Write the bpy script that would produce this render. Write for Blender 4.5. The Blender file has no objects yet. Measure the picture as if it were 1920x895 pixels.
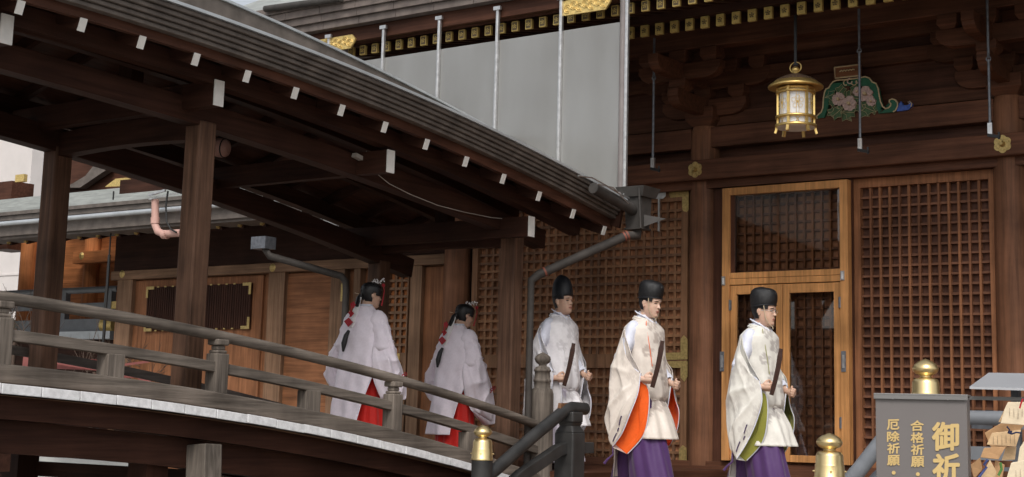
import bpy, math, random
import numpy as np
from mathutils import Vector, Matrix
random.seed(7)
R = math.radians
SC = bpy.context.scene
COL = SC.collection
# ------------------------------------------------------------ camera model
F, PX, PY = 2870.0, 960.0, 330.0
def nv(v):
    v = np.array(v, float); return v / np.linalg.norm(v)
_up = nv((1430 - PX, -17400 - PY, F))
_nx = nv((-3100 - PX, 690 - PY, F)); _nx = nv(_nx - _up * _nx.dot(_up))
_X = -_nx; _Y = np.cross(_up, _X)
M3 = np.array([_X, _Y, _up])
def ray(x, y): return M3 @ np.array([x - PX, y - PY, F])
def pX(x, y, c): r = ray(x, y); return r * (c / r[0])
def pY(x, y, c): r = ray(x, y); return r * (c / r[1])
def pD(x, y, d): r = ray(x, y); return r * (d / F)
def fX(x, y, c): p = pX(x, y, c); return (p[1], p[2])
def fY(x, y, c): p = pY(x, y, c); return (p[0], p[2])
GZ = -1.6

# ------------------------------------------------------------ materials
def newmat(name):
    m = bpy.data.materials.new(name); m.use_nodes = True
    nt = m.node_tree; b = nt.nodes['Principled BSDF']
    return m, nt, b
def plain(name, col, rough=0.6, metal=0.0, var=0.12, scale=6.0, bump=0.0, spec=0.4, trans=0.0):
    m, nt, b = newmat(name)
    tc = nt.nodes.new('ShaderNodeTexCoord')
    nz = nt.nodes.new('ShaderNodeTexNoise'); nz.inputs['Scale'].default_value = scale; nz.inputs['Detail'].default_value = 6
    nt.links.new(tc.outputs['Object'], nz.inputs['Vector'])
    rp = nt.nodes.new('ShaderNodeValToRGB')
    c = np.array(col)
    rp.color_ramp.elements[0].position = 0.3; rp.color_ramp.elements[1].position = 0.7
    rp.color_ramp.elements[0].color = (*np.clip(c * (1 - var), 0, 1), 1)
    rp.color_ramp.elements[1].color = (*np.clip(c * (1 + var), 0, 1), 1)
    nt.links.new(nz.outputs['Fac'], rp.inputs['Fac']); nt.links.new(rp.outputs['Color'], b.inputs['Base Color'])
    b.inputs['Roughness'].default_value = rough; b.inputs['Metallic'].default_value = metal
    b.inputs['Specular IOR Level'].default_value = spec
    if trans: b.inputs['Transmission Weight'].default_value = trans
    if bump:
        bp = nt.nodes.new('ShaderNodeBump'); bp.inputs['Strength'].default_value = bump; bp.inputs['Distance'].default_value = 0.01
        nt.links.new(nz.outputs['Fac'], bp.inputs['Height']); nt.links.new(bp.outputs['Normal'], b.inputs['Normal'])
    return m
def wood(name, col, axis='X', rough=0.6, var=0.35, grain=30.0, spec=0.14, blotch=0.3, bump=0.25):
    """procedural timber; grain runs along the named axis"""
    m, nt, b = newmat(name)
    tc = nt.nodes.new('ShaderNodeTexCoord'); mp = nt.nodes.new('ShaderNodeMapping')
    s = [grain] * 3; s['XYZ'.index(axis)] = grain * 0.045
    mp.inputs['Scale'].default_value = s
    nt.links.new(tc.outputs['Object'], mp.inputs['Vector'])
    nz = nt.nodes.new('ShaderNodeTexNoise'); nz.inputs['Scale'].default_value = 1.0; nz.inputs['Detail'].default_value = 8; nz.inputs['Roughness'].default_value = 0.65
    nz.inputs['Distortion'].default_value = 0.4
    nt.links.new(mp.outputs['Vector'], nz.inputs['Vector'])
    n2 = nt.nodes.new('ShaderNodeTexNoise'); n2.inputs['Scale'].default_value = 1.7; n2.inputs['Detail'].default_value = 4
    nt.links.new(tc.outputs['Object'], n2.inputs['Vector'])
    rp = nt.nodes.new('ShaderNodeValToRGB'); c = np.array(col)
    e = rp.color_ramp.elements
    e[0].position = 0.3; e[1].position = 0.72
    e[0].color = (*np.clip(c * (1 - var), 0, 1), 1); e[1].color = (*np.clip(c * (1 + var), 0, 1), 1)
    nt.links.new(nz.outputs['Fac'], rp.inputs['Fac'])
    mr = nt.nodes.new('ShaderNodeMapRange'); mr.inputs['From Min'].default_value = 0.3; mr.inputs['From Max'].default_value = 0.7
    mr.inputs['To Min'].default_value = 1 - blotch; mr.inputs['To Max'].default_value = 1 + blotch
    nt.links.new(n2.outputs['Fac'], mr.inputs['Value'])
    vm = nt.nodes.new('ShaderNodeVectorMath'); vm.operation = 'SCALE'
    nt.links.new(rp.outputs['Color'], vm.inputs[0]); nt.links.new(mr.outputs['Result'], vm.inputs['Scale'])
    nt.links.new(vm.outputs['Vector'], b.inputs['Base Color'])
    b.inputs['Roughness'].default_value = rough; b.inputs['Specular IOR Level'].default_value = spec
    bp = nt.nodes.new('ShaderNodeBump'); bp.inputs['Strength'].default_value = bump; bp.inputs['Distance'].default_value = 0.01
    nt.links.new(nz.outputs['Fac'], bp.inputs['Height']); nt.links.new(bp.outputs['Normal'], b.inputs['Normal'])
    return m
WD = {}
def W(kind, axis):
    k = (kind, axis)
    if k not in WD:
        spec = {'dark': ((0.040, 0.017, 0.011), .6), 'brown': ((0.075, 0.032, 0.020), .5), 'beam': ((0.105, 0.045, 0.026), .55),
                'lattice': ((0.20, 0.105, 0.058), .55), 'backing': ((0.36, 0.168, 0.088), .6), 'latt_red': ((0.245, 0.108, 0.052), .55), 'latt_red_b': ((0.185, 0.082, 0.043), .6), 'latt_red_c': ((0.30, 0.128, 0.056), .5), 'lattice_b': ((0.155, 0.085, 0.052), .6), 'lattice_c': ((0.235, 0.122, 0.064), .5), 'latt_low': ((0.16, 0.074, 0.044), .6), 'back_red': ((0.100, 0.046, 0.031), .6),
                'grey': ((0.150, 0.127, 0.107), .75), 'greydark': ((0.10, 0.085, 0.075), .7), 'door': ((0.48, 0.235, 0.088), .45),
                'panel': ((0.23, 0.10, 0.048), .55), 'orange': ((0.40, 0.15, 0.055), .55), 'column': ((0.165, 0.076, 0.042), .5), 'tan': ((0.20, 0.118, 0.072), .6),
                'post': ((0.105, 0.058, 0.038), .6)}[kind]
        g = {'column': 22.0, 'grey': 30.0}.get(kind, 26.0)
        WD[k] = wood('wood_%s_%s' % (kind, axis.lower()), spec[0], axis, rough=spec[1], grain=g, var=0.5 if kind in ('grey', 'post') else 0.40, blotch=0.42 if kind in ('grey', 'post', 'column') else 0.3, bump=.5 if kind == 'grey' else .25)
    return WD[k]
MT = {}
def mats():
    MT['white_paint'] = plain('white_paint', (0.74, 0.72, 0.68), 0.6, var=0.08, scale=14)
    MT['plank_white'] = plain('plank_white', (0.72, 0.72, 0.73), 0.7, var=0.16, scale=22, bump=0.4)
    MT['gold'] = plain('gilt_metal', (0.76, 0.54, 0.20), 0.38, 0.85, var=0.12, scale=30)
    MT['gold_dull'] = plain('aged_gilt', (0.50, 0.37, 0.15), 0.5, 0.75, var=0.25, scale=40)
    MT['gold_paint'] = plain('gold_paint', (0.72, 0.53, 0.20), 0.45, 0.55, var=0.2, scale=30)
    MT['brass'] = plain('polished_brass', (0.78, 0.60, 0.30), 0.30, 0.92, var=0.06, scale=9)
    MT['black_metal'] = plain('black_painted_iron', (0.018, 0.018, 0.019), 0.45, var=0.2, scale=12, bump=0.1)
    MT['rod'] = plain('grey_iron', (0.16, 0.17, 0.19), 0.5, 0.5, var=0.25, scale=25)
    MT['steel'] = plain('galvanised_steel', (0.62, 0.62, 0.62), 0.35, 0.85, var=0.15, scale=20)
    MT['pipe'] = plain('brown_gutter_metal', (0.055, 0.050, 0.046), 0.6, 0.1, var=0.25, scale=9)
    MT['pipe_grey'] = plain('grey_pipe_metal', (0.050, 0.043, 0.038), 0.7, 0.0, var=0.2, scale=9)
    MT['fascia'] = plain('weathered_copper_brown', (0.135, 0.114, 0.099), 0.55, 0.15, var=0.28, scale=7)
    MT['edge'] = plain('bright_metal_edge', (0.55, 0.58, 0.60), 0.4, 0.5, var=0.1)
    MT['copper'] = plain('verdigris_copper', (0.33, 0.345, 0.33), 0.6, 0.1, var=0.18, scale=4)
    MT['pink'] = plain('pink_pipe_plastic', (0.55, 0.33, 0.28), 0.55, var=0.1)
    MT['rail_grey'] = plain('grey_handrail_paint', (0.19, 0.20, 0.215), 0.5, 0.2, var=0.12)
    MT['rail_black'] = plain('charcoal_handrail_paint', (0.032, 0.031, 0.030), 0.42, var=0.3, scale=10)
    MT['red_steel'] = plain('faded_red_steel', (0.26, 0.085, 0.075), 0.55, var=0.15)
    MT['pale_wall'] = plain('pale_plaster', (0.62, 0.58, 0.56), 0.8, var=0.04, scale=2)
    MT['tarp'] = plain('pale_tarpaulin', (0.42, 0.42, 0.40), 0.6, var=0.08, scale=2)
    MT['roofbrown'] = plain('brown_roof_shingle', (0.15, 0.122, 0.108), 0.55, 0.1, var=0.25, scale=8)
    MT['gravel'] = plain('pale_gravel', (0.30, 0.285, 0.26), 0.9, var=0.4, scale=60, bump=0.6)
    MT['stone'] = plain('granite_paving', (0.30, 0.29, 0.275), 0.8, var=0.2, scale=18, bump=0.2)
    MT['green_paint'] = plain('green_lacquer', (0.018, 0.12, 0.062), 0.45, var=0.2, scale=20)
    MT['leaf_paint'] = plain('leaf_green_lacquer', (0.07, 0.13, 0.055), 0.5, var=0.35, scale=40)
    MT['blossom_paint'] = plain('pale_pink_lacquer', (0.55, 0.40, 0.36), 0.55, var=0.3, scale=60)
    MT['blue_paint'] = plain('blue_lacquer', (0.05, 0.11, 0.42), 0.45, var=0.3, scale=30)
    MT['cream'] = plain('cream_trim_paint', (0.60, 0.47, 0.28), 0.5, var=0.15, scale=30)
    MT['paper'] = plain('lantern_panel_white', (0.72, 0.73, 0.75), 0.5, var=0.03)
    MT['cable'] = plain('pale_cable', (0.40, 0.36, 0.32), 0.6)
    MT['blackcable'] = plain('black_cable', (0.015, 0.015, 0.015), 0.5)
    MT['sign'] = plain('sign_grey_paint', (0.165, 0.150, 0.145), 0.42, 0.1, var=0.03, scale=3)
    MT['sign_side'] = plain('sign_side_grey', (0.20, 0.195, 0.19), 0.4, 0.3, var=0.05, scale=3)
    MT['lettering'] = plain('gold_lettering', (0.60, 0.43, 0.18), 0.5, 0.1, var=0.05)
    MT['ema'] = wood('fresh_cedar', (0.68, 0.48, 0.28), 'X', rough=0.6, grain=40, var=0.14, blotch=.12)
    MT['ema_dark'] = wood('aged_cedar', (0.52, 0.31, 0.16), 'X', rough=0.6, grain=40, var=0.16, blotch=.12)
    MT['ema_pale'] = wood('pale_cedar', (0.78, 0.66, 0.48), 'X', rough=0.6, grain=40, var=0.10, blotch=.08)
    MT['ink'] = plain('faded_ink', (0.22, 0.16, 0.12), 0.7)
    MT['slab'] = plain('grey_sheet_roof', (0.42, 0.43, 0.45), 0.4, 0.2, var=0.06, scale=3)
    MT['twig'] = plain('bare_twig', (0.09, 0.06, 0.045), 0.8)
    # frosted screen
    m, nt, b = newmat('frosted_sheet')
    tc = nt.nodes.new('ShaderNodeTexCoord'); nz = nt.nodes.new('ShaderNodeTexNoise'); nz.inputs['Scale'].default_value = 1.6; nz.inputs['Detail'].default_value = 5; mp = nt.nodes.new('ShaderNodeMapping'); mp.inputs['Scale'].default_value = (1.3, 1, .45)
    nt.links.new(tc.outputs['Object'], mp.inputs[0]); nt.links.new(mp.outputs[0], nz.inputs['Vector'])
    rp = nt.nodes.new('ShaderNodeValToRGB'); rp.color_ramp.elements[0].color = (.36, .355, .34, 1); rp.color_ramp.elements[1].color = (.47, .47, .46, 1)
    nt.links.new(nz.outputs['Fac'], rp.inputs['Fac']); nt.links.new(rp.outputs['Color'], b.inputs['Base Color'])
    b.inputs['Roughness'].default_value = 0.3; b.inputs['Metallic'].default_value = 0.45; rp.color_ramp.elements[0].position = .3; rp.color_ramp.elements[1].position = .7
    tl = nt.nodes.new('ShaderNodeBsdfTranslucent'); tl.inputs[0].default_value = (.90, .90, .89, 1); ms = nt.nodes.new('ShaderNodeMixShader'); ms.inputs[0].default_value = .35
    out_ = nt.nodes['Material Output']; nt.links.new(b.outputs[0], ms.inputs[1]); nt.links.new(tl.outputs[0], ms.inputs[2]); nt.links.new(ms.outputs[0], out_.inputs[0])
    MT['screen'] = m
    MT['cap_gold'] = plain('rafter_cap_gold', (0.62, 0.45, 0.15), 0.42, 0.45, var=0.2, scale=25)
    # window glass
    m = bpy.data.materials.new('window_glass'); m.use_nodes = True; nt = m.node_tree; nt.nodes.clear()
    o = nt.nodes.new('ShaderNodeOutputMaterial'); tr = nt.nodes.new('ShaderNodeBsdfTransparent'); gl = nt.nodes.new('ShaderNodeBsdfGlossy')
    gl.inputs['Roughness'].default_value = 0.02; gl.inputs['Color'].default_value = (.9, .9, .9, 1); tr.inputs['Color'].default_value = (.92, .92, .92, 1)
    fr = nt.nodes.new('ShaderNodeFresnel'); fr.inputs['IOR'].default_value = 1.5
    mx = nt.nodes.new('ShaderNodeMixShader')
    mu = nt.nodes.new('ShaderNodeMath'); mu.operation = 'MULTIPLY'; mu.inputs[1].default_value = 1.6
    nt.links.new(fr.outputs[0], mu.inputs[0]); nt.links.new(mu.outputs[0], mx.inputs[0])
    nt.links.new(tr.outputs[0], mx.inputs[1]); nt.links.new(gl.outputs[0], mx.inputs[2]); nt.links.new(mx.outputs[0], o.inputs[0])
    MT['glass'] = m
mats()

# ------------------------------------------------------------ objects
OFF = {}
def tag(o, label=None, cat=None, group=None, kind=None):
    if label: o['label'] = label
    if cat: o['category'] = cat
    if group: o['group'] = group
    if kind: o['kind'] = kind
    return o
def thing(name, label, cat, loc=(0, 0, 0), rz=0.0, group=None):
    o = bpy.data.objects.new(name, None); COL.objects.link(o)
    o.location = loc; o.rotation_euler = (0, 0, rz); o.empty_display_size = 0.1
    OFF[o.name] = Vector(loc) if rz == 0 else Vector((0, 0, 0))
    return tag(o, label, cat, group)
class MB:
    def __init__(s): s.v = []; s.f = []; s.mi = []; s.sm = []
    def add(s, vs, fs, mi=0, smooth=False):
        n = len(s.v); s.v += [tuple(map(float, p)) for p in vs]
        for f in fs:
            s.f.append(tuple(i + n for i in f)); s.mi.append(mi); s.sm.append(smooth)
        return s
    def box(s, x0, x1, y0, y1, z0, z1, mi=0):
        x0, x1 = sorted((x0, x1)); y0, y1 = sorted((y0, y1)); z0, z1 = sorted((z0, z1))
        v = [(x, y, z) for z in (z0, z1) for y in (y0, y1) for x in (x0, x1)]
        return s.add(v, [(0, 2, 3, 1), (4, 5, 7, 6), (0, 1, 5, 4), (2, 6, 7, 3), (0, 4, 6, 2), (1, 3, 7, 5)], mi)
    def obox(s, c, sz, mat, mi=0):
        v = []
        for z in (-.5, .5):
            for y in (-.5, .5):
                for x in (-.5, .5):
                    v.append(Vector(c) + mat @ Vector((x * sz[0], y * sz[1], z * sz[2])))
        return s.add(v, [(0, 2, 3, 1), (4, 5, 7, 6), (0, 1, 5, 4), (2, 6, 7, 3), (0, 4, 6, 2), (1, 3, 7, 5)], mi)
    def beam(s, pts, w, h, mi=0, up=(0, 0, 1), taper=None):
        """rectangular section swept along pts (w sideways, h along up)"""
        vs = []; n = len(pts); up = Vector(up)
        for i, p in enumerate(pts):
            p = Vector(p); a = Vector(pts[max(i - 1, 0)]); b = Vector(pts[min(i + 1, n - 1)])
            d = (b - a).normalized(); side = d.cross(up).normalized(); u = side.cross(d).normalized()
            k = 1 if taper is None else taper[i]
            for sx, sy in ((-1, -1), (1, -1), (1, 1), (-1, 1)): vs.append(p + side * sx * w * .5 * k + u * sy * h * .5 * k)
        fs = [(0, 1, 2, 3), tuple(4 * (n - 1) + j for j in (3, 2, 1, 0))]
        for i in range(n - 1):
            for j in range(4): fs.append((4 * i + j, 4 * (i + 1) + j, 4 * (i + 1) + (j + 1) % 4, 4 * i + (j + 1) % 4))
        return s.add(vs, fs, mi)
    def tube(s, pts, r, seg=12, mi=0, cap=True):
        vs = []; n = len(pts); prev = None
        for i, p in enumerate(pts):
            p = Vector(p); a = Vector(pts[max(i - 1, 0)]); b = Vector(pts[min(i + 1, n - 1)])
            d = (b - a).normalized()
            if prev is None:
                u = Vector((0, 0, 1)) if abs(d.z) < .9 else Vector((1, 0, 0))
            else: u = prev
            u = (u - d * u.dot(d)).normalized(); prev = u; w = d.cross(u)
            rr = r[i] if isinstance(r, (list, tuple)) else r
            for k in range(seg):
                t = 2 * math.pi * k / seg; vs.append(p + (u * math.cos(t) + w * math.sin(t)) * rr)
        fs = []
        for i in range(n - 1):
            for k in range(seg): fs.append((i * seg + k, i * seg + (k + 1) % seg, (i + 1) * seg + (k + 1) % seg, (i + 1) * seg + k))
        s.add(vs, fs, mi, True)
        if cap: s.add(vs[:seg], [tuple(reversed(range(seg)))], mi); s.add(vs[-seg:], [tuple(range(seg))], mi)
        return s
    def lathe(s, c, prof, seg=24, mi=0):
        vs = []; c = Vector(c); n = len(prof)
        for r, z in prof:
            for k in range(seg):
                t = 2 * math.pi * k / seg; vs.append(c + Vector((r * math.cos(t), r * math.sin(t), z)))
        fs = []
        for i in range(n - 1):
            for k in range(seg): fs.append((i * seg + k, i * seg + (k + 1) % seg, (i + 1) * seg + (k + 1) % seg, (i + 1) * seg + k))
        s.add(vs, fs, mi, True)
        s.add(vs[:seg], [tuple(reversed(range(seg)))], mi); s.add(vs[-seg:], [tuple(range(seg))], mi)
        return s
    def prism(s, poly, a, b, plane='XZ', mi=0):
        """polygon (2D) extruded between a and b along the third axis"""
        def P(p, t):
            if plane == 'XZ': return (p[0], t, p[1])
            if plane == 'YZ': return (t, p[0], p[1])
            return (p[0], p[1], t)
        n = len(poly); vs = [P(p, a) for p in poly] + [P(p, b) for p in poly]
        fs = [tuple(range(n)), tuple(reversed(range(n, 2 * n)))] + [(i, i + n, (i + 1) % n + n, (i + 1) % n) for i in range(n)]
        return s.add(vs, fs, mi)
    def grid(s, rows, mi=0, smooth=True, closed=False):
        m = len(rows[0]); vs = [p for r in rows for p in r]; fs = []
        for i in range(len(rows) - 1):
            for j in range(m if closed else m - 1):
                fs.append((i * m + j, i * m + (j + 1) % m, (i + 1) * m + (j + 1) % m, (i + 1) * m + j))
        return s.add(vs, fs, mi, smooth)
    def build(s, name, mat, parent=None, label=None, bevel=0, recalc=True, attrs=None, solid=0, sub=0):
        me = bpy.data.meshes.new(name)
        off = Vector((0, 0, 0))
        if parent is not None: off = OFF.get(parent.name, Vector((0, 0, 0)))
        me.from_pydata([tuple(Vector(p) - off) for p in s.v], [], s.f)
        for m in (mat if isinstance(mat, (list, tuple)) else [mat]): me.materials.append(m)
        me.polygons.foreach_set('material_index', s.mi); me.polygons.foreach_set('use_smooth', s.sm)
        if attrs:
            for an, vals in attrs.items():
                a = me.attributes.new(an, 'FLOAT', 'POINT'); a.data.foreach_set('value', vals)
        me.update()
        if recalc:
            import bmesh
            bm = bmesh.new(); bm.from_mesh(me); bmesh.ops.recalc_face_normals(bm, faces=bm.faces); bm.to_mesh(me); bm.free()
        o = bpy.data.objects.new(name, me); COL.objects.link(o)
        if parent is not None:
            o.parent = parent; OFF[o.name] = off
        if label: o['label'] = label
        if bevel:
            md = o.modifiers.new('bev', 'BEVEL'); md.width = bevel; md.segments = 2; md.limit_method = 'ANGLE'; md.angle_limit = R(40)
        if sub:
            md = o.modifiers.new('sub', 'SUBSURF'); md.levels = sub; md.render_levels = sub
        if solid:
            md = o.modifiers.new('sol', 'SOLIDIFY'); md.thickness = solid; md.offset = -1
        return o
def poly(xs, ys, deg):
    c = np.polyfit(xs, ys, deg); return lambda t: float(np.polyval(c, t))
# ============================================================ SETTING
g = MB(); g.add([(-250, -250, GZ), (250, -250, GZ), (250, 250, GZ), (-250, 250, GZ)], [(0, 1, 2, 3)])
tag(g.build('ground', MT['gravel'], recalc=False), kind='structure')
g = MB(); g.add([(-7.2, -30, GZ + .004), (-2.6, -30, GZ + .004), (-2.6, 7.6, GZ + .004), (-7.2, 7.6, GZ + .004)], [(0, 1, 2, 3)])
tag(g.build('path', MT['stone'], recalc=False), kind='structure')

YF = 15.65
hall = thing('shrine_hall', 'large dark timber shrine hall with lattice shutters, glazed doors and gilt rafter ends', 'building', (-8.5, YF, GZ))
def fb(mb, x0, y0, x1, y1, Y, d, mi=0):
    """box on the plane Y (front face), seen between those photo coordinates, d deep"""
    xm, ym = (x0 + x1) / 2, (y0 + y1) / 2
    mb.box(fY(x0, ym, Y)[0], fY(x1, ym, Y)[0], Y, Y + d, fY(xm, y0, Y)[1], fY(xm, y1, Y)[1], mi)
FLOOR = -0.52; SILL = -0.36
# ---- back wall / body of the hall (solid behind panels)
m = MB(); m.box(-18.8, 6, 16.05, 22, GZ, 4.9); m.build('inner_wall', W('dark', 'X'), hall)
m = MB(); m.box(-12.2, 4, 15.5, 16.05, GZ, SILL - .16); m.build('plinth', W('brown', 'X'), hall)
m = MB(); m.box(-12.2, 4, 15.42, 16.0, SILL - .16, SILL - .05); m.box(-12.2, 4, 15.5, 16.0, SILL - .05, SILL); m.build('sill', W('beam', 'X'), hall)
# ---- columns
CX = [-12.06, -8.455, -4.90, -1.35, 2.2]
for cx in CX:
    m = MB(); m.lathe((cx, YF, 0), [(.18, GZ + .2), (.183, 0.6), (.181, 2), (.172, 3.40), (.150, 3.485)], 28); m.build('column', W('column', 'Z'), hall)
# ---- beams
m = MB(); m.box(-12.3, 4, 15.4, 15.66, 2.83, 3.065); m.build('tie_beam', W('beam', 'X'), hall, bevel=.012)
for a, b in zip(CX[:-1], CX[1:]):
    m = MB(); m.box(a + .13, b - .13, 15.53, 15.76, 3.225, 3.465); m.build('head_beam', W('beam', 'X'), hall, bevel=.01)
m = MB(); m.box(-12.2, 4, 15.70, 16.05, 2.6, 5.0); m.build('upper_wall', W('brown', 'X'), hall)
for z0, z1, y in ((3.50, 3.66, 15.66), (3.98, 4.14, 15.60)):
    m = MB(); m.box(-12.2, 4, y, 15.70, z0, z1); m.build('wall_strip', W('beam', 'X'), hall)
m = MB(); m.box(-12.2, 4, 15.50, 15.72, 2.74, 2.83); m.build('lintel', W('beam', 'X'), hall)
# ---- rosettes over the columns
for cx in CX[1:3]:
    z = 2.95; Yr = 15.39
    m = MB(); pl = []
    for k in range(48):
        t = 2 * math.pi * k / 48; r = .078 + .016 * abs(math.cos(3 * t)); pl.append((cx + r * math.cos(t + .52), z + r * math.sin(t + .52)))
    m.prism(pl, Yr, Yr + .012)
    for k in range(6):
        t = math.pi / 3 * k + .52
        m.prism([(cx + .055 * math.cos(t) + .02 * math.cos(q * .785), z + .055 * math.sin(t) + .02 * math.sin(q * .785)) for q in range(8)], Yr - .008, Yr)
    r_ = m.build('rosette', MT['gold_dull'], hall)
    m = MB(); m.tube([(cx, Yr - .001, z), (cx, Yr - .05, z)], [.032, .018], 10); m.build('boss', MT['gold_dull'], r_)
# ---- brackets over columns
def bracket(cx):
    Yb = YF
    m = MB()
    def block(x, y, z, w, h):           # bearing block, waisted below
        a, b = w / 2, w * .33
        vs = []
        for zz, q in ((z, b), (z + h * .35, a), (z + h, a)):
            vs += [(x - q, y - q, zz), (x + q, y - q, zz), (x + q, y + q, zz), (x - q, y + q, zz)]
        fs = [(3, 2, 1, 0), (8, 9, 10, 11)]
        for i in range(2):
            for j in range(4): fs.append((4 * i + j, 4 * i + (j + 1) % 4, 4 * (i + 1) + (j + 1) % 4, 4 * (i + 1) + j))
        m.add(vs, fs)
    def arm(x, y, z, L, h, w, ax):
        h2 = L / 2; pl = [(-h2, h), (-h2, h * .55)]
        for k in range(5): t = math.pi / 2 * k / 4; pl.append((-h2 + .20 * (1 - math.cos(t)) + .02, h * .5 * (1 - math.sin(t))))
        pl2 = [(-p[0], p[1]) for p in reversed(pl)]
        P_ = pl + pl2
        if ax == 'X': m.prism([(x + p[0], z + p[1]) for p in P_], y - w / 2, y + w / 2, 'XZ')
        else: m.prism([(y + p[0], z + p[1]) for p in P_], x - w / 2, x + w / 2, 'YZ')
    z0 = 3.487
    block(cx, Yb, z0, .36, .22)
    arm(cx, Yb, z0 + .12, 1.10, .20, .135, 'X'); arm(cx, Yb - .25, z0 + .12, 1.10, .20, .135, 'Y')
    for dx in (-.44, 0, .44): block(cx + dx, Yb, z0 + .32, .21, .14)
    block(cx, Yb - .6, z0 + .32, .21, .14)
    arm(cx, Yb - .6, z0 + .44, 1.06, .19, .135, 'X'); arm(cx, Yb, z0 + .44, 1.7, .19, .132, 'X')
    arm(cx, Yb - .5, z0 + .44, 1.5, .19, .13, 'Y')
    for dx in (-.40, 0, .40): block(cx + dx, Yb - .6, z0 + .63, .21, .15)
    for dx in (-.7, -.35, 0, .35, .7): block(cx + dx, Yb, z0 + .63, .20, .14)
    m.build('bracket', W('beam', 'X'), hall, bevel=.006)
for cx in CX[:4]: bracket(cx)
for cx in (-6.68, -3.1): 
    m = MB(); m.box(cx - .11, cx + .11, 15.5, 15.7, 3.80, 3.95); m.box(cx - .07, cx + .07, 15.52, 15.7, 3.70, 3.80); m.build('strut_block', W('beam', 'X'), hall, bevel=.01)
m = MB(); m.box(-12.6, 4.4, YF - .69, YF - .51, 4.27, 4.50); m.build('purlin', W('beam', 'X'), hall, bevel=.012)
m = MB(); m.box(-12.3, 4.4, YF - .08, YF + .1, 4.26, 4.52); m.build('wall_plate', W('beam', 'X'), hall)
m = MB()   # cloud-scroll noses on the purlin ends of each bracket
# ---- eaves: two tiers of rafters with gilt end caps
plain_bronze = plain('dark_bronze', (.16, .12, .07), .45, .6, var=.2, scale=30)
def cap(rf, x, y, z, w, h, dark=False):
    c = MB(); c.box(x - w / 2 - .003, x + w / 2 + .003, y - .006, y + .03, z - h / 2 - .003, z + h / 2 + .003)
    if dark: c.box(x - w * .40, x + w * .40, y - .0085, y - .0055, z - h * .42, z + h * .42, 1)
    for k in range(6):
        t = 2 * math.pi * k / 5 + .314; rr = 0 if k == 5 else w * .24
        cx_, cz_ = x + rr * math.cos(t), z + rr * math.sin(t); q = w * .10
        c.prism([(cx_ + q * math.cos(j * math.pi / 3), cz_ + q * math.sin(j * math.pi / 3)) for j in range(6)], y - .0125, y - .004, mi=0 if dark else 1)
    c.build('rafter_cap', [MT['cap_gold'], plain_bronze], rf)
xs = np.arange(-11.78, -4.2, .1815)
for x in xs:
    m = MB(); m.beam([(x, 13.12, 4.255), (x, 14.1, 4.47)], .075, .10); rf = m.build('rafter', W('dark', 'Y'), hall); cap(rf, x, 13.10, 4.255, .076, .104, True)
for x in xs:
    m = MB(); m.beam([(x, 13.72, 4.18), (x, 15.9, 4.86)], .085, .115); rf = m.build('rafter', W('dark', 'Y'), hall); cap(rf, x, 13.70, 4.175, .084, .118)
m = MB(); m.box(-12.1, 4.4, 13.66, 13.78, 4.245, 4.33); m.build('eave_batten', W('dark', 'X'), hall)
m = MB(); m.add([(-12.0, 13.05, 4.315), (4.4, 13.05, 4.315), (4.4, 16.0, 4.98), (-12.0, 16.0, 4.98), (-12.0, 13.05, 4.35), (4.4, 13.05, 4.35), (4.4, 16.0, 5.02), (-12.0, 16.0, 5.02)],
      [(0, 1, 2, 3), (7, 6, 5, 4), (0, 4, 5, 1), (2, 6, 7, 3), (0, 3, 7, 4), (1, 2, 6, 5)]); m.build('soffit', W('brown', 'X'), hall)
m = MB(); m.box(-12.5, 4.4, 12.95, 13.10, 4.33, 4.50); m.build('fascia_board', W('brown', 'X'), hall, bevel=.008)
# layered shingle eave: slightly stepped courses, each of long blocks
m = MB()
for i, (dz, dy) in enumerate(((0, .10), (.085, .06), (.17, .025), (.255, 0))):
    x = -14.2
    while x < 4.4:
        L = .55; m.box(x + .003, x + L - .003, 12.78 - .04 + dy, 16.0, 4.50 + dz, 4.582 + dz); x += L
m.build('eave_courses', MT['roofbrown'], hall)
m = MB(); m.add([(-14.2, 12.78, 4.84), (4.4, 12.78, 4.84), (4.4, 19.5, 8.6), (-11.5, 19.5, 8.6), (-14.2, 12.78, 4.75), (4.4, 12.78, 4.75), (4.4, 19.5, 8.4), (-11.5, 19.5, 8.4)],
      [(0, 1, 2, 3), (7, 6, 5, 4), (0, 4, 5, 1), (2, 6, 7, 3), (0, 3, 7, 4), (1, 2, 6, 5)]); m.build('roof', MT['copper'], hall)
m = MB(); m.tube([pY(497, 17, 12.7), pY(600, 3, 12.7), pY(640, -3, 12.7)], .04, 8); m.build('snow_guard', MT['pipe'], hall)
# gilt plates on the fascia
for (x0, y0, x1, y1) in ((598, 68, 667, 97), (1053, -6, 1147, 26)):
    a = fY(x0, (y0 + y1) / 2, 12.94)[0]; b = fY(x1, (y0 + y1) / 2, 12.94)[0]; zt = fY((x0 + x1) / 2, y0 + 2, 12.94)[1]; zb = fY((x0 + x1) / 2, y1 - 2, 12.94)[1]
    m = MB(); h = zt - zb
    m.prism([(a, zb + h * .2), (a, zt - h * .1), (a + .03, zt), (b - .05, zt), (b, zt - h * .35), (b - .02, zb + h * .4), (b - .07, zb), (a + .05, zb)], 12.925, 12.95)
    n_ = 7
    for k in range(n_):
        cx_ = a + .05 + (b - a - .1) * (k + .5) / n_
        for rr in (.045, .025):
            pts = [(cx_ + rr * math.cos(t), 12.922, (zt + zb) / 2 + (.015 if k % 2 else -.015) + rr * math.sin(t)) for t in np.linspace(0, 5.2, 12)]
            m.tube(pts, .006, 5)
    m.build('gilt_plate', MT['gold_paint'], hall)

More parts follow.
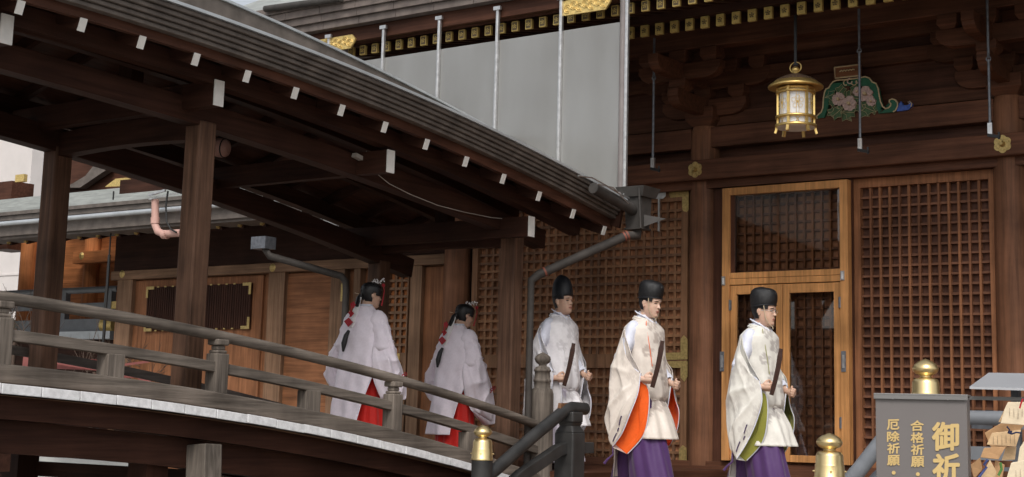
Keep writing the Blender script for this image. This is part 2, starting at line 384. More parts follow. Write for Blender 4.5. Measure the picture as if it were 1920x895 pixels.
# ---- lattice shutters
def lattice(x0, x1, z0, z1, Yb, px, pz, barw, mb_bar, mb_back, vfront=True, phase=0.0):
    """bars over a back board; Yb = back board face"""
    barw = barw * .80 if vfront else barw
    nx = max(1, round((x1 - x0) / px)); nz = max(1, round((z1 - z0) / pz)); dx = (x1 - x0) / nx; dz = (z1 - z0) / nz
    for i in range(1, nx):
        x = x0 + i * dx; j = random.uniform(-.0012, .0012)
        mb_bar.box(x - barw / 2 + j, x + barw / 2 + j, Yb - .065 if vfront else Yb - .042, Yb - .015, z0, z1, random.choice((0, 0, 2, 3)))
    for i in range(1, nz):
        z = z0 + i * dz; j = random.uniform(-.0012, .0012)
        mb_bar.box(x0, x1, (Yb - .050 if vfront else Yb - .045), Yb + .01, z - barw / 2 + j, z + barw / 2 + j, 1 if vfront else random.choice((0, 0, 2, 3)))
    mb_back.box(x0, x1, Yb, Yb + .03, z0, z1)
def shutter(name, x0, x1, z0, z1, secs, kinds, fr=.10, Yp=15.60, px=.1065, barw=.031, label=None, vfront=True, cross='X'):
    """frame with lattice sections; secs = list of (z0, z1)"""
    m = MB(); m.box(x0, x0 + fr, Yp, Yp + .09, z0, z1); m.box(x1 - fr, x1, Yp, Yp + .09, z0, z1)
    pts = [z0] + [v for s in secs for v in s] + [z1]
    for i in range(0, len(pts), 2): m.box(x0 + fr, x1 - fr, Yp + .003, Yp + .09, pts[i], pts[i + 1])
    p = m.build(name, W(kinds[0], 'Z'), hall, label)
    bar = MB(); back = MB()
    for a, b in secs: lattice(x0 + fr, x1 - fr, a, b, Yp + .085, px, px, barw, bar, back, vfront)
    bar.build('lattice_bars', [W(kinds[0], 'Z'), W('latt_low', 'X'), W(kinds[0] + '_b', 'Z'), W(kinds[0] + '_c', 'Z')], p); back.build('back_board', W(kinds[1], 'Z'), p)
    return p
zt = 2.735
# left bay (behind the priests)
xL = fY(893, 600, 15.6)[0]; xR = fY(1288, 600, 15.6)[0]
zm1 = fY(1120, 664, 15.6)[1]; zm0 = fY(1120, 690, 15.6)[1]; zb1 = fY(1120, 861, 15.6)[1]
sh1 = shutter('lattice_shutter', xL - .09, xR, SILL, zt, [(zb1, zm0), (zm1, zt - .10)], ('lattice', 'backing'), fr=.085, vfront=False)
# right bay, right half
a = fY(1600, 500, 15.6)[0]; b = fY(1872, 500, 15.6)[0]
sh2 = shutter('lattice_shutter', a, b, SILL, zt, [(SILL + .1, zt - .10)], ('latt_red', 'back_red'), fr=.085)
# shutter behind the glass door
c0 = fY(1353, 600, 15.6)[0]
sh3 = shutter('lattice_shutter', c0, a - .02, SILL, zt, [(SILL + .1, zt - .10)], ('latt_red', 'backing'), fr=.06, Yp=15.62)
for u in (1, 2):
    shutter('lattice_shutter', CX[u + 1] + .2 if u == 2 else CX[2] + .22, CX[u + 1] + 1.7 if u == 2 else CX[3] - .22, SILL, zt, [(SILL + .1, zt - .1)], ('latt_red', 'back_red'), fr=.085) if u == 1 else None
# gilt corner fittings on the left shutter
def plate(name, pl, Y, parent, mat='gold_dull'):
    m = MB(); m.prism([fY(p[0], p[1], Y) for p in pl], Y, Y + .004); return m.build(name, MT[mat], parent)
Yq = 15.594
plate('corner_fitting', [(1254, 363), (1256, 357), (1291, 353), (1291, 394), (1287, 398), (1281, 396), (1279, 392), (1279, 369), (1257, 371)], Yq, sh1)
plate('corner_fitting', [(1240, 662), (1276, 661), (1276, 636), (1282, 629), (1289, 636), (1289, 674), (1241, 675)], Yq, sh1)
plate('corner_fitting', [(1240, 678), (1289, 677), (1289, 706), (1283, 716), (1276, 708), (1276, 690), (1262, 690)], Yq, sh1)
plate('corner_fitting', [(1249, 873), (1252, 866), (1273, 865), (1273, 842), (1280, 835), (1287, 840), (1288, 880), (1254, 881)], Yq, sh1)
# latch bar with pale plate
lt = plate('latch_plate', [(1222, 362), (1224, 358), (1246, 357), (1248, 361), (1248, 368), (1243, 373), (1229, 373), (1222, 369)], 15.55, sh1, 'steel')
m = MB(); q0 = fY(1235.5, 372, 15.555); q1 = fY(1235.5, 434, 15.555); m.box(q0[0] - .011, q0[0] + .011, 15.552, 15.57, q1[1], q0[1]); m.build('latch_bar', MT['steel'], sh1)
# ---- golden timber glazed door
Yd = 15.44
dx0, dx1 = fY(1353, 600, Yd)[0], fY(1591, 600, Yd)[0]
dzt, dzb = fY(1470, 345, Yd)[1], fY(1470, 868, Yd)[1]
dr = MB(); fw = .095
zr1 = fY(1470, 508, Yd)[1]; zr0 = fY(1470, 531, Yd)[1]
dr.box(dx0, dx0 + fw, Yd, Yd + .10, dzb, dzt); dr.box(dx1 - fw, dx1, Yd, Yd + .10, dzb, dzt)
dr.box(dx0 + fw, dx1 - fw, Yd + .003, Yd + .1, dzt - .085, dzt); dr.box(dx0 + fw, dx1 - fw, Yd + .003, Yd + .1, (zr0 + zr1) / 2 + .003, zr1); dr.box(dx0 + fw, dx1 - fw, Yd + .006, Yd + .1, zr0, (zr0 + zr1) / 2)
door = dr.build('door_frame', W('door', 'Z'), hall, bevel=.004)
m = MB(); m.box(dx0 + fw, dx1 - fw, Yd + .05, Yd + .056, zr1, dzt - .085); m.build('transom_pane', MT['glass'], door)
m = MB(); m.box(dx0 + fw, dx0 + fw + .05, Yd + .03, Yd + .09, zr1, dzt - .085); m.build('transom_strip', W('brown', 'Z'), door)
xm = fY(1466, 700, Yd)[0]
for k, (u0, u1) in enumerate(((dx0 + fw + .006, xm - .003), (xm + .003, dx1 - fw - .006))):
    m = MB(); s = .075; zt_, zb_ = zr0 - .008, dzb + .01
    m.box(u0, u0 + s, Yd + .018, Yd + .07, zb_, zt_); m.box(u1 - s, u1, Yd + .018, Yd + .07, zb_, zt_)
    m.box(u0 + s, u1 - s, Yd + .021, Yd + .07, zt_ - .10, zt_); m.box(u0 + s, u1 - s, Yd + .021, Yd + .07, zb_, zb_ + .075)
    lf = m.build('door_leaf', W('door', 'Z'), hall, bevel=.003)
    m = MB(); m.box(u0 + s, u1 - s, Yd + .042, Yd + .048, zb_ + .075, zt_ - .10); m.build('pane', MT['glass'], lf)
    for zz in (zt_ - .22, 0.1):
        xh = u0 - .003 if k == 0 else u1 + .003
        m = MB(); m.tube([(xh, Yd + .005, zz - .06), (xh, Yd + .005, zz + .06)], .012, 8); m.box(xh - .02, xh + .02, Yd + .008, Yd + .014, zz - .055, zz + .055); m.build('hinge', MT['rod'], lf)
for (px_, py_, kind) in ((1357, 527, 0), (1580, 517, 0), (1354, 678, 1), (1582, 678, 1)):
    x, z = fY(px_, py_, Yd); m = MB()
    if kind == 0:
        m.box(x - .022, x + .022, Yd - .012, Yd - .001, z - .05, z + .05); m.tube([(x, Yd - .02, z - .04), (x, Yd - .02, z + .03)], .012, 8); m.build('catch', MT['steel'], door)
    else:
        m.box(x - .026, x + .026, Yd - .008, Yd - .001, z - .11, z + .11); m.box(x - .012, x + .012, Yd - .014, Yd - .006, z - .07, z + .07, 1); m.build('lock_plate', [MT['rod'], MT['steel']], door)
m = MB(); m.box(dx1 + .004, a - .004, 15.56, 15.7, SILL, zt); m.box(CX[1] + .15, dx0 - .004, 15.56, 15.7, SILL, zt); m.build('door_jamb', W('brown', 'Z'), hall)

# ---- painted frog-leg strut: a carved board on the head beam
Yk = 15.50
def K(x, y): return fY(1420 + x / 4.973, 90 + y / 4.973, Yk)
kb = [K(*p) for p in ((560, 660), (556, 636), (596, 600), (612, 560), (618, 470), (626, 420), (640, 385), (668, 374), (682, 345), (705, 318), (740, 303), (790, 300), (860, 292), (960, 280), (1005, 268), (1045, 282), (1072, 318), (1108, 334), (1126, 372), (1137, 440), (1150, 500), (1168, 545), (1195, 568), (1225, 560), (1243, 540), (1246, 520), (1232, 508), (1232, 488), (1256, 476), (1288, 486), (1307, 512), (1308, 545), (1290, 582), (1268, 598), (1130, 612))]
inner = [K(*p) for p in ((1130, 612), (1112, 540), (1085, 460), (1068, 400), (1030, 372), (960, 350), (840, 352), (770, 372), (700, 420), (668, 480), (655, 560), (622, 650))]
m = MB()
mid_i = [(p[0], p[1]) for p in inner]
# fan the board as quads between outer and inner outlines so that the middle stays open
outer = kb[1:26] + kb[-2:-1]
def resample(pl, n):
    pl = [Vector((p[0], p[1])) for p in pl]; L = [0]
    for a_, b_ in zip(pl[:-1], pl[1:]): L.append(L[-1] + (b_ - a_).length)
    out = []
    for k in range(n):
        t = L[-1] * k / (n - 1); i = max(0, min(len(pl) - 2, int(np.searchsorted(L, t)) - 1)); f = (t - L[i]) / max(1e-9, L[i + 1] - L[i]); out.append(pl[i].lerp(pl[i + 1], f))
    return out
oo = resample(kb[0:27], 60); ii = resample(list(reversed(inner)), 60)
for y0_, y1_ in ((Yk, Yk + .06),):
    rows = [[(o_.x, y0_, o_.y) for o_ in oo], [(i_.x, y0_, i_.y) for i_ in ii]]; m.grid(rows, smooth=False)
    m.grid([[(o_.x, y0_, o_.y) for o_ in oo], [(o_.x, y1_, o_.y) for o_ in oo]], smooth=False)
    m.grid([[(o_.x, y0_, o_.y) for o_ in ii], [(o_.x, y1_, o_.y) for o_ in ii]], smooth=False)
m.prism([kb[26]] + kb[27:] + [kb[24], kb[25]], Yk + .001, Yk + .06)
strut = m.build('carved_strut', MT['green_paint'], hall, 'green painted strut with cream edge and carved blossoms', recalc=False)
m = MB(); m.tube([(p[0], Yk - .004, p[1]) for p in kb[0:34]], .0085, 6); m.build('edge_trim', MT['cream'], strut)
m = MB(); m.prism(inner, Yk + .045, Yk + .06); m.build('strut_back', W('dark', 'X'), strut)
tail = [K(*p) for p in ((1296, 590), (1318, 520), (1336, 497), (1348, 515), (1350, 530), (1395, 535), (1418, 520), (1402, 503), (1420, 497), (1440, 520), (1432, 550), (1405, 575), (1360, 585))]
m = MB(); m.prism(tail, Yk + .005, Yk + .05); m.tube([(p[0], Yk, p[1]) for p in tail[6:11]], .006, 5, 1); m.build('scroll_tail', [MT['blue_paint'], MT['cream']], strut)
rl = random.Random(3)
lv = MB(); fl = MB()
def leaf(mb, x, z, r, ang, y):
    pl = []
    for k in range(10):
        t = 2 * math.pi * k / 10; rr = r * (1.0 if k % 2 == 0 else .62) * (1.25 if k == 0 else 1); pl.append((x + rr * math.cos(t + ang), z + rr * math.sin(t + ang)))
    mb.prism(pl, y, y + .018); mb.tube([(p[0], y - .001, p[1]) for p in pl + pl[:1]], .0022, 4, 1)
    mb.tube([(x - r * .6 * math.cos(ang), y - .002, z - r * .6 * math.sin(ang)), (x + r * math.cos(ang), y - .002, z + r * math.sin(ang))], .0025, 4, 1)
ins = [(690, 440), (780, 400), (760, 570), (690, 600), (860, 600), (900, 380), (830, 440), (950, 560), (1010, 520), (880, 560), (1040, 570), (1000, 590), (740, 610), (920, 470), (1060, 430), (700, 500), (970, 440), (820, 620), (1080, 560)]
for i, p in enumerate(ins): x, z = K(*p); leaf(lv, x, z, rl.uniform(.055, .085), rl.uniform(0, 6.3), Yk + rl.uniform(-.01, .02))
lv.build('carved_leaves', [MT['leaf_paint'], MT['cream']], strut)
for p, r in (((760, 480), .075), ((860, 520), .085), ((1010, 430), .085), ((1065, 500), .055), ((935, 410), .05)):
    x, z = K(*p)
    for k in range(8):
        t = 2 * math.pi * k / 8 + rl.random() * .4; c_ = (x + r * .62 * math.cos(t), z + r * .62 * math.sin(t))
        fl.prism([(c_[0] + r * .42 * math.cos(q * 1.05) * rl.uniform(.8, 1.2), c_[1] + r * .42 * math.sin(q * 1.05)) for q in range(6)], Yk - .03 + .004 * k, Yk)
    fl.prism([(x + r * .22 * math.cos(q * .8), z + r * .22 * math.sin(q * .8)) for q in range(8)], Yk - .045, Yk, mi=1)
fl.build('carved_blossoms', [MT['blossom_paint'], MT['cream']], strut)
# curling scrolls under the plaque
m = MB()
for k, p in enumerate(((830, 325), (865, 310), (905, 325), (940, 305))):
    x, z = K(*p); m.tube([(x + .03 * math.cos(t), Yk - .008, z + .03 * math.sin(t)) for t in np.linspace(.5 + k, 5 + k, 9)], .007, 5, k % 2)
m.build('scroll_work', [MT['cream'], MT['blossom_paint']], strut)
# plaque
pq = [K(*p) for p in ((728, 187), (965, 158), (965, 262), (735, 287))]
m = MB(); m.prism(pq, Yk - .02, Yk + .02); pl_ = m.build('plaque', W('panel', 'X'), hall)
m = MB(); m.tube([(p[0], Yk - .024, p[1]) for p in pq + pq[:1]], .009, 5)
for k in range(5):
    x, z = K(790 + 27 * k, 222 - 3 * k); m.tube([(x - .02, Yk - .024, z - .004), (x, Yk - .026, z + .008), (x + .02, Yk - .024, z)], .008, 5)
m.build('plaque_frame', MT['cream'], pl_)

# ---- side wing (left of x=-12.2)
YW = 15.65
wing = thing('side_wing', 'lower timber wing with copper roof and plank doors, left of the lattice hall', 'building', (-16, YW, GZ))
zb_, zt_ = fY(560, 516, YW - .06)[1], fY(560, 496, YW - .06)[1]
m = MB(); m.box(-18.75, -12.2, YW + .06, YW + .4, GZ, 3.6); m.build('wall', W('panel', 'Z'), wing)
m = MB(); m.box(-18.75, -12.22, YW - .08, YW + .06, 2.02, 2.155); m.build('tie_beam', W('tan', 'X'), wing, bevel=.008)
m = MB(); m.box(-18.8, -12.22, YW + .02, YW + .06, 2.155, 3.6); m.build('upper_wall', W('dark', 'X'), wing)
m = MB(); m.box(-18.75, -12.22, YW - .12, YW + .06, -.38, -.30); m.build('sill', W('tan', 'X'), wing)
def post(x0, x1, kind='tan', y=YW - .05):
    a_, b_ = fY(x0, 600, y)[0], fY(x1, 600, y)[0]; m = MB(); m.box(a_, b_, y, YW + .06, GZ, 2.02); m.build('post', W(kind, 'Z'), wing)
for p in ((216, 244, 'tan'), (500, 530, 'tan'), (617, 643, 'tan'), (767, 788, 'tan'), (660, 672, 'tan')): post(*p)
# doors with dark slatted windows
def slat_window(x0, y0, x1, y1, par, Y):
    a_, b_ = fY(x0, (y0 + y1) / 2, Y)[0], fY(x1, (y0 + y1) / 2, Y)[0]; t_, q_ = fY((x0 + x1) / 2, y0, Y)[1], fY((x0 + x1) / 2, y1, Y)[1]
    m = MB(); m.box(a_, b_, Y - .002, Y + .02, q_, t_); n_ = int((b_ - a_) / .045)
    for i in range(n_): x = a_ + (i + .5) * (b_ - a_) / n_; m.box(x - .013, x + .013, Y - .012, Y - .003, q_, t_)
    w_ = m.build('slatted_window', W('dark', 'Z'), par)
    m = MB(); s = .16; t = .035; yy = Y - .024
    for (cx_, cz_, sx, sz) in ((a_, t_, 1, -1), (b_, t_, -1, -1), (a_, q_, 1, 1), (b_, q_, -1, 1)):
        m = MB()
        m.box(cx_ - sx * .01, cx_ + sx * s, yy, yy + .01, cz_ - sz * .01, cz_ + sz * t); m.box(cx_ - sx * .01, cx_ + sx * t, yy - .002, yy + .008, cz_ + sz * t, cz_ + sz * s); m.build('corner_fitting', MT['gold_dull'], w_)
    k_ = a_ + .25
    while k_ < b_ - .2:
        for z9 in (t_, q_): s9 = MB(); s9.box(k_ - .02, k_ + .02, yy, yy + .01, z9 - .01, z9 + .01); s9.build('stud', MT['gold_dull'], w_)
        k_ += .16
Yp = YW + .02
m = MB(); m.box(fY(246, 600, Yp)[0], fY(490, 600, Yp)[0], Yp - .001, YW + .06, -.30, 2.0); dl = m.build('plank_door', W('panel', 'Z'), wing)
slat_window(275, 538, 345, 620, dl, Yp - .03); slat_window(345, 534, 470, 617, dl, Yp - .03)
m = MB(); m.box(fY(530, 600, Yp)[0], fY(617, 600, Yp)[0], Yp - .001, YW + .06, -.30, 2.0); m.build('plank_door', W('panel', 'X'), wing)
m = MB(); m.box(fY(790, 600, Yp)[0], fY(833, 600, Yp)[0], Yp - .001, YW + .06, -.30, 2.0); m.build('plank_door', W('panel', 'Z'), wing)
m = MB(); xx = fY(640, 600, YW - .06)[0]; 
for z in (1.7, .3): m.box(xx - .02, xx + .02, YW - .075, YW - .052, z - .12, z + .12)
m.build('hinge', MT['gold_dull'], wing)
# little lattice door with a brass lock
a_, b_ = fY(724, 620, Yp)[0], fY(766, 620, Yp)[0]
bar = MB(); back = MB(); fr_ = MB()
lattice(a_ + .05, b_ - .02, fY(745, 662, Yp)[1], fY(745, 512, Yp)[1], Yp + .02, .105, .105, .034, bar, back, False)
fr_.box(a_, a_ + .05, Yp - .035, Yp + .03, -.30, 2.02); fr_.box(b_ - .02, b_, Yp - .035, Yp + .03, -.30, 2.02); fr_.box(a_ + .05, b_ - .02, Yp - .033, Yp + .03, fY(745, 512, Yp)[1], 2.02); fr_.box(a_ + .05, b_ - .02, Yp - .033, Yp + .03, -.30, fY(745, 662, Yp)[1])
ld = fr_.build('lattice_door', W('tan', 'Z'), wing); bar.build('lattice_bars', [W('tan', 'Z')] * 4, ld); back.build('back_board', W('orange', 'Z'), ld)
x, z = fY(745, 680, Yp - .04); m = MB(); m.box(x - .035, x + .035, Yp - .045, Yp - .034, z - .14, z + .12); m.box(x - .025, x + .07, Yp - .07, Yp - .045, z - .03, z + .0); m.build('lock', MT['gold'], ld)
for (px_, py_) in ((228, 514), (510, 502)):
    x, z = fY(px_, py_, YW - .09); m = MB(); m.tube([(x, YW - .08, z), (x, YW - .10, z)], [.06, .03], 12); m.build('rosette', MT['gold_dull'], wing)
# wing eaves and copper roof
Ye = 14.35
def ez(x): return fY(x, 445 - .055 * x if False else 0, Ye)
zed = fY(200, 402, Ye)[1]
m = MB()
m.box(-27, -12.3, Ye, Ye + .12, zed - .03, zed + .0, 1); m.box(-27, -12.3, Ye + .01, Ye + .5, zed - .20, zed - .03, 0)
m.box(-27, -12.3, Ye + .06, Ye + .5, zed - .24, zed - .20, 0)
m.build('fascia', [MT['fascia'], MT['edge']], wing)
m = MB(); m.box(-27, -12.3, Ye + .24, Ye + .5, zed - .02, zed + .075); m.box(-27, -12.3, Ye + .21, Ye + .5, zed + .078, zed + .15); m.box(-27, -12.3, Ye + .17, Ye + .5, zed + .153, zed + .205); m.build('upper_fascia', MT['fascia'], wing)
for k9 in range(9):
    xb = -26 + k9 * 1.55; m = MB(); m.tube([(xb, Ye - .02, zed), (xb + .1, Ye + .26, zed + .06)], .010, 5); m.build('gutter_strap', MT['rod'], wing)
m = MB(); m.tube([(-27, Ye - .06, zed - .02), (-13.6, Ye - .06, zed - .02)], .035, 8); m.build('gutter', MT['edge'], wing)
# the copper surface, with raised seams and courses
m = MB(); run = 2.6; rise = 0.76
N = 11
for i in range(N):
    y0, y1 = Ye + .18 + run * i / N, Ye + .18 + run * (i + 1) / N; z0, z1 = zed + .21 + rise * i / N, zed + .21 + rise * (i + 1) / N
    m.add([(-27, y0, z0 + .032), (-12.3, y0, z0 + .032), (-12.3, y1, z1), (-27, y1, z1), (-27, y0, z0 - .01), (-12.3, y0, z0 - .01)], [(0, 1, 2, 3), (4, 5, 1, 0)])
m.build('copper_roof', MT['copper'], wing, recalc=False)
m = MB(); m.add([(-27, Ye + .02, zed - .18), (-12.3, Ye + .02, zed - .18), (-12.3, 17.4, zed + .95), (-27, 17.4, zed + .55)], [(0, 1, 2, 3)]); m.build("soffit", W('dark', 'X'), wing, recalc=False)
for i, x in enumerate(np.arange(-26, -12.6, .42)):
    m = MB(); m.beam([(x, Ye + .35, zed - .24), (x, 16.2, zed + .28)], .08, .10); m.tube([(x, Ye + .34, zed - .24), (x, Ye + .31, zed - .24)], .035, 10, 1); m.build('rafter', [W('dark', 'Y'), MT['gold_dull']], wing)
# small curled gable seen over the copper roof
G = thing('gabled_roof', 'small curved gable roof with gilt bargeboard behind the copper eaves', 'roof', (-20, 17.5, 3.2))
def Gp(x, y, Y=17.6): return fY(x, y, Y)
m = MB()
for sgn, Yg in ((0, 17.6),):
    top = [Gp(100, 352), Gp(135, 345), Gp(160, 330), Gp(180, 305), Gp(196, 285)]
    right = [Gp(240, 352), Gp(232, 345), Gp(220, 330), Gp(205, 310), Gp(196, 285)]
    rows = [[(p[0], 17.6, p[1]) for p in top], [(p[0] + .9, 18.9, p[1] + .42) for p in top]]; m.grid(rows, smooth=False)
    m.prism(top + [Gp(200, 318), Gp(150, 352)], 17.6, 17.75)
m.build('roof_slope', MT['fascia'], G, recalc=False)
m = MB(); m.prism([Gp(205, 352), Gp(225, 337), Gp(245, 335), Gp(262, 342), Gp(275, 350)], 17.5, 17.56); m.build('gilt_plate', MT['gold_paint'], G)
m = MB(); m.box(Gp(100, 330)[0], Gp(330, 330)[0], 17.8, 19, Gp(100, 400)[1], Gp(100, 290)[1]); m.build('gable_wall', W('brown', 'X'), G)
# ---- orange side building further left with its own veranda rail
OB = thing('annexe', 'orange cedar annexe with a grey veranda rail and gilt end caps', 'building', (-22, 18.3, GZ))
YO = 18.3
x0o, x1o = fY(60, 560, YO)[0], fY(225, 560, YO)[0]
m = MB(); m.box(x0o, x1o + 2, YO, YO + 2, GZ, 3.4)
for i in range(9):
    z = 0.2 + i * .27; m.box(x0o, x1o + 2, YO - .012, YO - .001, z, z + .262)
m.build('plank_wall', W('orange', 'X'), OB)
for px_ in (44, 165):
    xc = fY(px_, 560, YO - .1)[0]; m = MB(); m.lathe((xc, YO - .05, 0), [(.16, GZ), (.16, 3.3)], 20); m.build('column', W('orange', 'Z'), OB)
m = MB(); q = fY(180, 470, YO - .3); q2 = fY(180, 492, YO - .3); m.box(fY(137, 480, YO - .3)[0], fY(226, 480, YO - .3)[0], YO - .3, YO - .1, q2[1], q[1]); tb = m.build('tie_beam', W('orange', 'X'), OB)
x, z = fY(152, 480, YO - .31); m = MB(); m.tube([(x, YO - .3, z), (x, YO - .33, z)], [.07, .03], 12); m.build('rosette', MT['gold'], tb)
m = MB(); m.box(fY(36, 290, YO)[0], fY(60, 400, YO)[0], YO - .5, YO, 3.0, 4.3); m.build('corner_bracket', W('brown', 'X'), OB)
x, z = fY(40, 335, YO - .55); m = MB(); m.box(x - .12, x + .14, YO - .6, YO - .52, z - .07, z + .07); m.build('beam_cap', MT['gold_paint'], OB)
Yr = YO - 1.2
m = MB(); pA = fY(80, 548, Yr); pB = fY(222, 541, Yr); m.tube([(pA[0] - 3, Yr, pA[1]), (pB[0], Yr, pA[1])], .055, 10); m.build('top_rail', MT['rail_grey'], OB)
zz = fY(200, 573, Yr)[1]; m = MB(); m.box(pA[0] - 3, pB[0], Yr - .03, Yr + .03, zz - .05, zz + .05); mr_ = m.build('middle_rail', MT['rail_grey'], OB)
m = MB(); m.box(pB[0] - .2, pB[0] + .05, Yr - .04, Yr + .04, zz - .06, zz + .06); m.build('rail_cap', MT['gold_paint'], mr_)
zz = fY(200, 610, Yr)[1]; m = MB(); m.box(pA[0] - 3, pB[0] - .2, Yr - .06, Yr + .06, zz - .11, zz + .11); br_ = m.build('bottom_rail', MT['rail_grey'], OB)
m = MB(); m.tube([(pB[0] - .28, Yr - .0, zz), (pB[0] + .02, Yr, zz)], .135, 14); m.build('rail_cap', MT['gold_paint'], br_)
m = MB(); m.tube([(fY(26, 609, Yr)[0] - .2, Yr - .1, zz), (fY(32, 609, Yr)[0], Yr - .1, zz)], .135, 14); m.build('rail_cap', MT['gold_paint'], br_)
for px_ in (120, 205): x = fY(px_, 580, Yr)[0]; m = MB(); m.box(x - .09, x + .09, Yr - .05, Yr + .05, zz, fY(200, 545, Yr)[1]); m.build('rail_post', MT['rail_grey'], OB)
zz = fY(200, 628, Yr)[1]; m = MB(); m.box(pA[0] - 3, pB[0] + .1, Yr - .2, Yr + 1.2, zz - .08, zz + .05); m.build('veranda', MT['edge'], OB)
m = MB(); m.box(pA[0] - 3, pB[0] + .1, Yr - .0, Yr + 1.2, GZ, zz - .08); m.build('veranda_base', W('dark', 'X'), OB)
# pale block at the far left edge
PB = MB(); x1p = fY(52, 400, 30)[0]; PB.box(-75, x1p, 30, 45, GZ, fY(20, 255, 30)[1])
for i in range(3): PB.box(-75, x1p + .02, 29.97, 30, 2.0 + i * 2.2, 2.06 + i * 2.2)
tag(PB.build('apartment_block', MT['pale_wall']), 'pale plastered modern building at the far left edge', 'building')

# ---- veranda & stairs
ver = thing('veranda', 'dark timber veranda and front steps of the shrine hall', 'veranda', (-4, 12, GZ))
m = MB(); y = 9.75
while y < 15.5: m.box(-7.9, 4, y + .003, y + .237, FLOOR - .05, FLOOR); y += .24
m.build('floor_boards', W('tan', 'X'), ver)
m = MB(); m.box(-7.9, 4, 9.74, 9.84, FLOOR - .3, FLOOR - .05); m.box(-7.95, -7.85, 9.9, 15.4, FLOOR - .3, FLOOR - .05); m.build('edge_beam', W('brown', 'X'), ver)
for x in np.arange(-7.8, 4, 2.35):
    m = MB(); m.box(x - .08, x + .08, 9.9, 10.06, GZ, FLOOR - .3); m.build('support', W('dark', 'Z'), ver)
for i in range(5):
    z = GZ + (i + 1) * .18; yy = 8.05 + i * .34
    m = MB(); m.box(-6.45, -3.5, yy, yy + .36, z - .05, z); m.box(-6.45, -3.5, yy + .3, yy + .33, z - .18, z - .05) if i else None; m.build('step', W('tan', 'X'), ver)
# ============================================================ COVERED CORRIDOR
cor = thing('covered_bridge', 'arched covered bridge of dark timber with curved roof and white rafter ends', 'bridge', (-9.5, 8.5, GZ))
def curve(pts, X, deg=2, f=fX):
    q = [f(p[0], p[1], X) for p in pts]; return poly([a[0] for a in q], [a[1] for a in q], deg)
XR, XD = -8.45, -8.3
zrail = curve([(0, 560), (201, 588), (480, 641), (744, 715), (860, 749), (1002, 793)], XR)
zmid = curve([(0, 628), (480, 700), (751, 770), (860, 799), (970, 831)], XR)
zbot = curve([(0, 702), (480, 763), (756, 830), (882, 860)], XR)
zdk = curve([(0, 720), (216, 740), (480, 780), (711, 829), (882, 870)], XD)
zgut = curve([(321, 0), (480, 55), (721, 151), (960, 259), (1176, 374)], -7.85)
zcap = curve([(38, 15), (155, 47), (266, 78), (368, 110), (464, 141), (554, 174), (641, 206), (722, 238), (800, 271), (874, 304), (944, 336), (1011, 369), (1075, 400), (1133, 431)], -8.05)
zket = curve([(0, 108), (350, 210), (480, 250), (960, 428)], -8.7)
zke2 = curve([(0, 235), (335, 336), (480, 390), (640, 450)], -10.4)
Y0, Y1 = 4.2, 12.95
def ys(a, b, n=36): return [a + (b - a) * i / n for i in range(n + 1)]
def sweep(name, fn, X, w, h, a, b, mat, par=cor, dz=0, bevel=0, n=36):
    m = MB(); m.beam([(X, y, fn(y) + dz) for y in ys(a, b, n)], w, h); return m.build(name, mat, par, bevel=bevel)
# deck
m = MB(); m.grid([[(x, y, zdk(y)) for x in (-8.26, -10.7)] for y in ys(Y0, 12.35)], smooth=False); m.grid([[(x, y, zdk(y) - .075) for x in (-8.26, -10.7)] for y in ys(Y0, 12.35)], smooth=False)
m.build('deck', W('tan', 'X'), cor)
m = MB(); y = Y0
while y < 12.30:
    a, b = y + .003, y + .305; j = random.uniform(-.0025, .0025); k = random.uniform(0, .008)
    v = []
    for x in (-8.32, -8.255 + k):
        for (yy, zz) in ((a, zdk(a) + j), (b, zdk(b) + j), (b, zdk(b) - .064 + j), (a, zdk(a) - .064 + j)): v.append((x, yy, zz))
    m.add(v, [(0, 1, 2, 3), (7, 6, 5, 4), (0, 4, 5, 1), (1, 5, 6, 2), (2, 6, 7, 3), (3, 7, 4, 0)]); y += .309
m.build('white_plank_ends', MT['plank_white'], cor, bevel=.004)
# girders below: outer fascia board, inner deep girder, back girder
sweep('edge_girder', zdk, -8.42, .12, .15, Y0, 12.3, W('dark', 'Y'), dz=-.146)
sweep('girder', zdk, -8.54, .16, .21, Y0, 12.3, W('dark', 'Y'), dz=-.33)
sweep('girder', zdk, -10.4, .16, .20, Y0, 12.3, W('dark', 'Y'), dz=-.23)
for yy in (6.2, 8.0, 10.1, 12.1):
    m = MB(); m.box(-10.8, -8.40, yy - .07, yy + .07, zdk(yy) - .55, zdk(yy) - .44); m.build('cross_beam', W('dark', 'X'), cor)
for yy, px_ in ((7.86, 395), (5.3, 0)):
    m = MB()
    m.beam([(-8.37, yy + .05, zdk(yy) - .26), (-8.25, yy + .0, GZ)], .20, .17, up=(0, 1, 0)); m.build('raking_strut', W('grey', 'Z'), cor, bevel=.01)
    m = MB(); m.box(-10.5, -10.3, yy - .1, yy + .1, GZ, zdk(yy) - .3); m.build('support', W('dark', 'Z'), cor); m = MB(); m.box(-8.75, -8.55, yy - .32, yy - .12, GZ, zdk(yy) - .3); m.build('support', W('dark', 'Z'), cor)
for y9 in (10.1, 12.0): m = MB(); m.box(-8.78, -8.58, y9 - .1, y9 + .1, GZ, zdk(y9) - .3); m.build('support', W('dark', 'Z'), cor)
m = MB(); m.box(-10.9, -7.95, 12.35, 15.42, -.60, -.50); m.box(-10.9, -7.95, 12.36, 15.42, -.50, -.44); m.box(-7.97, -7.92, 12.36, 15.4, GZ, -.5); m.build('landing', W('brown', 'Y'), cor)
m = MB(); m.box(-10.9, -7.97, 12.4, 12.5, GZ, -.6); m.build('landing_support', W('dark', 'X'), cor)
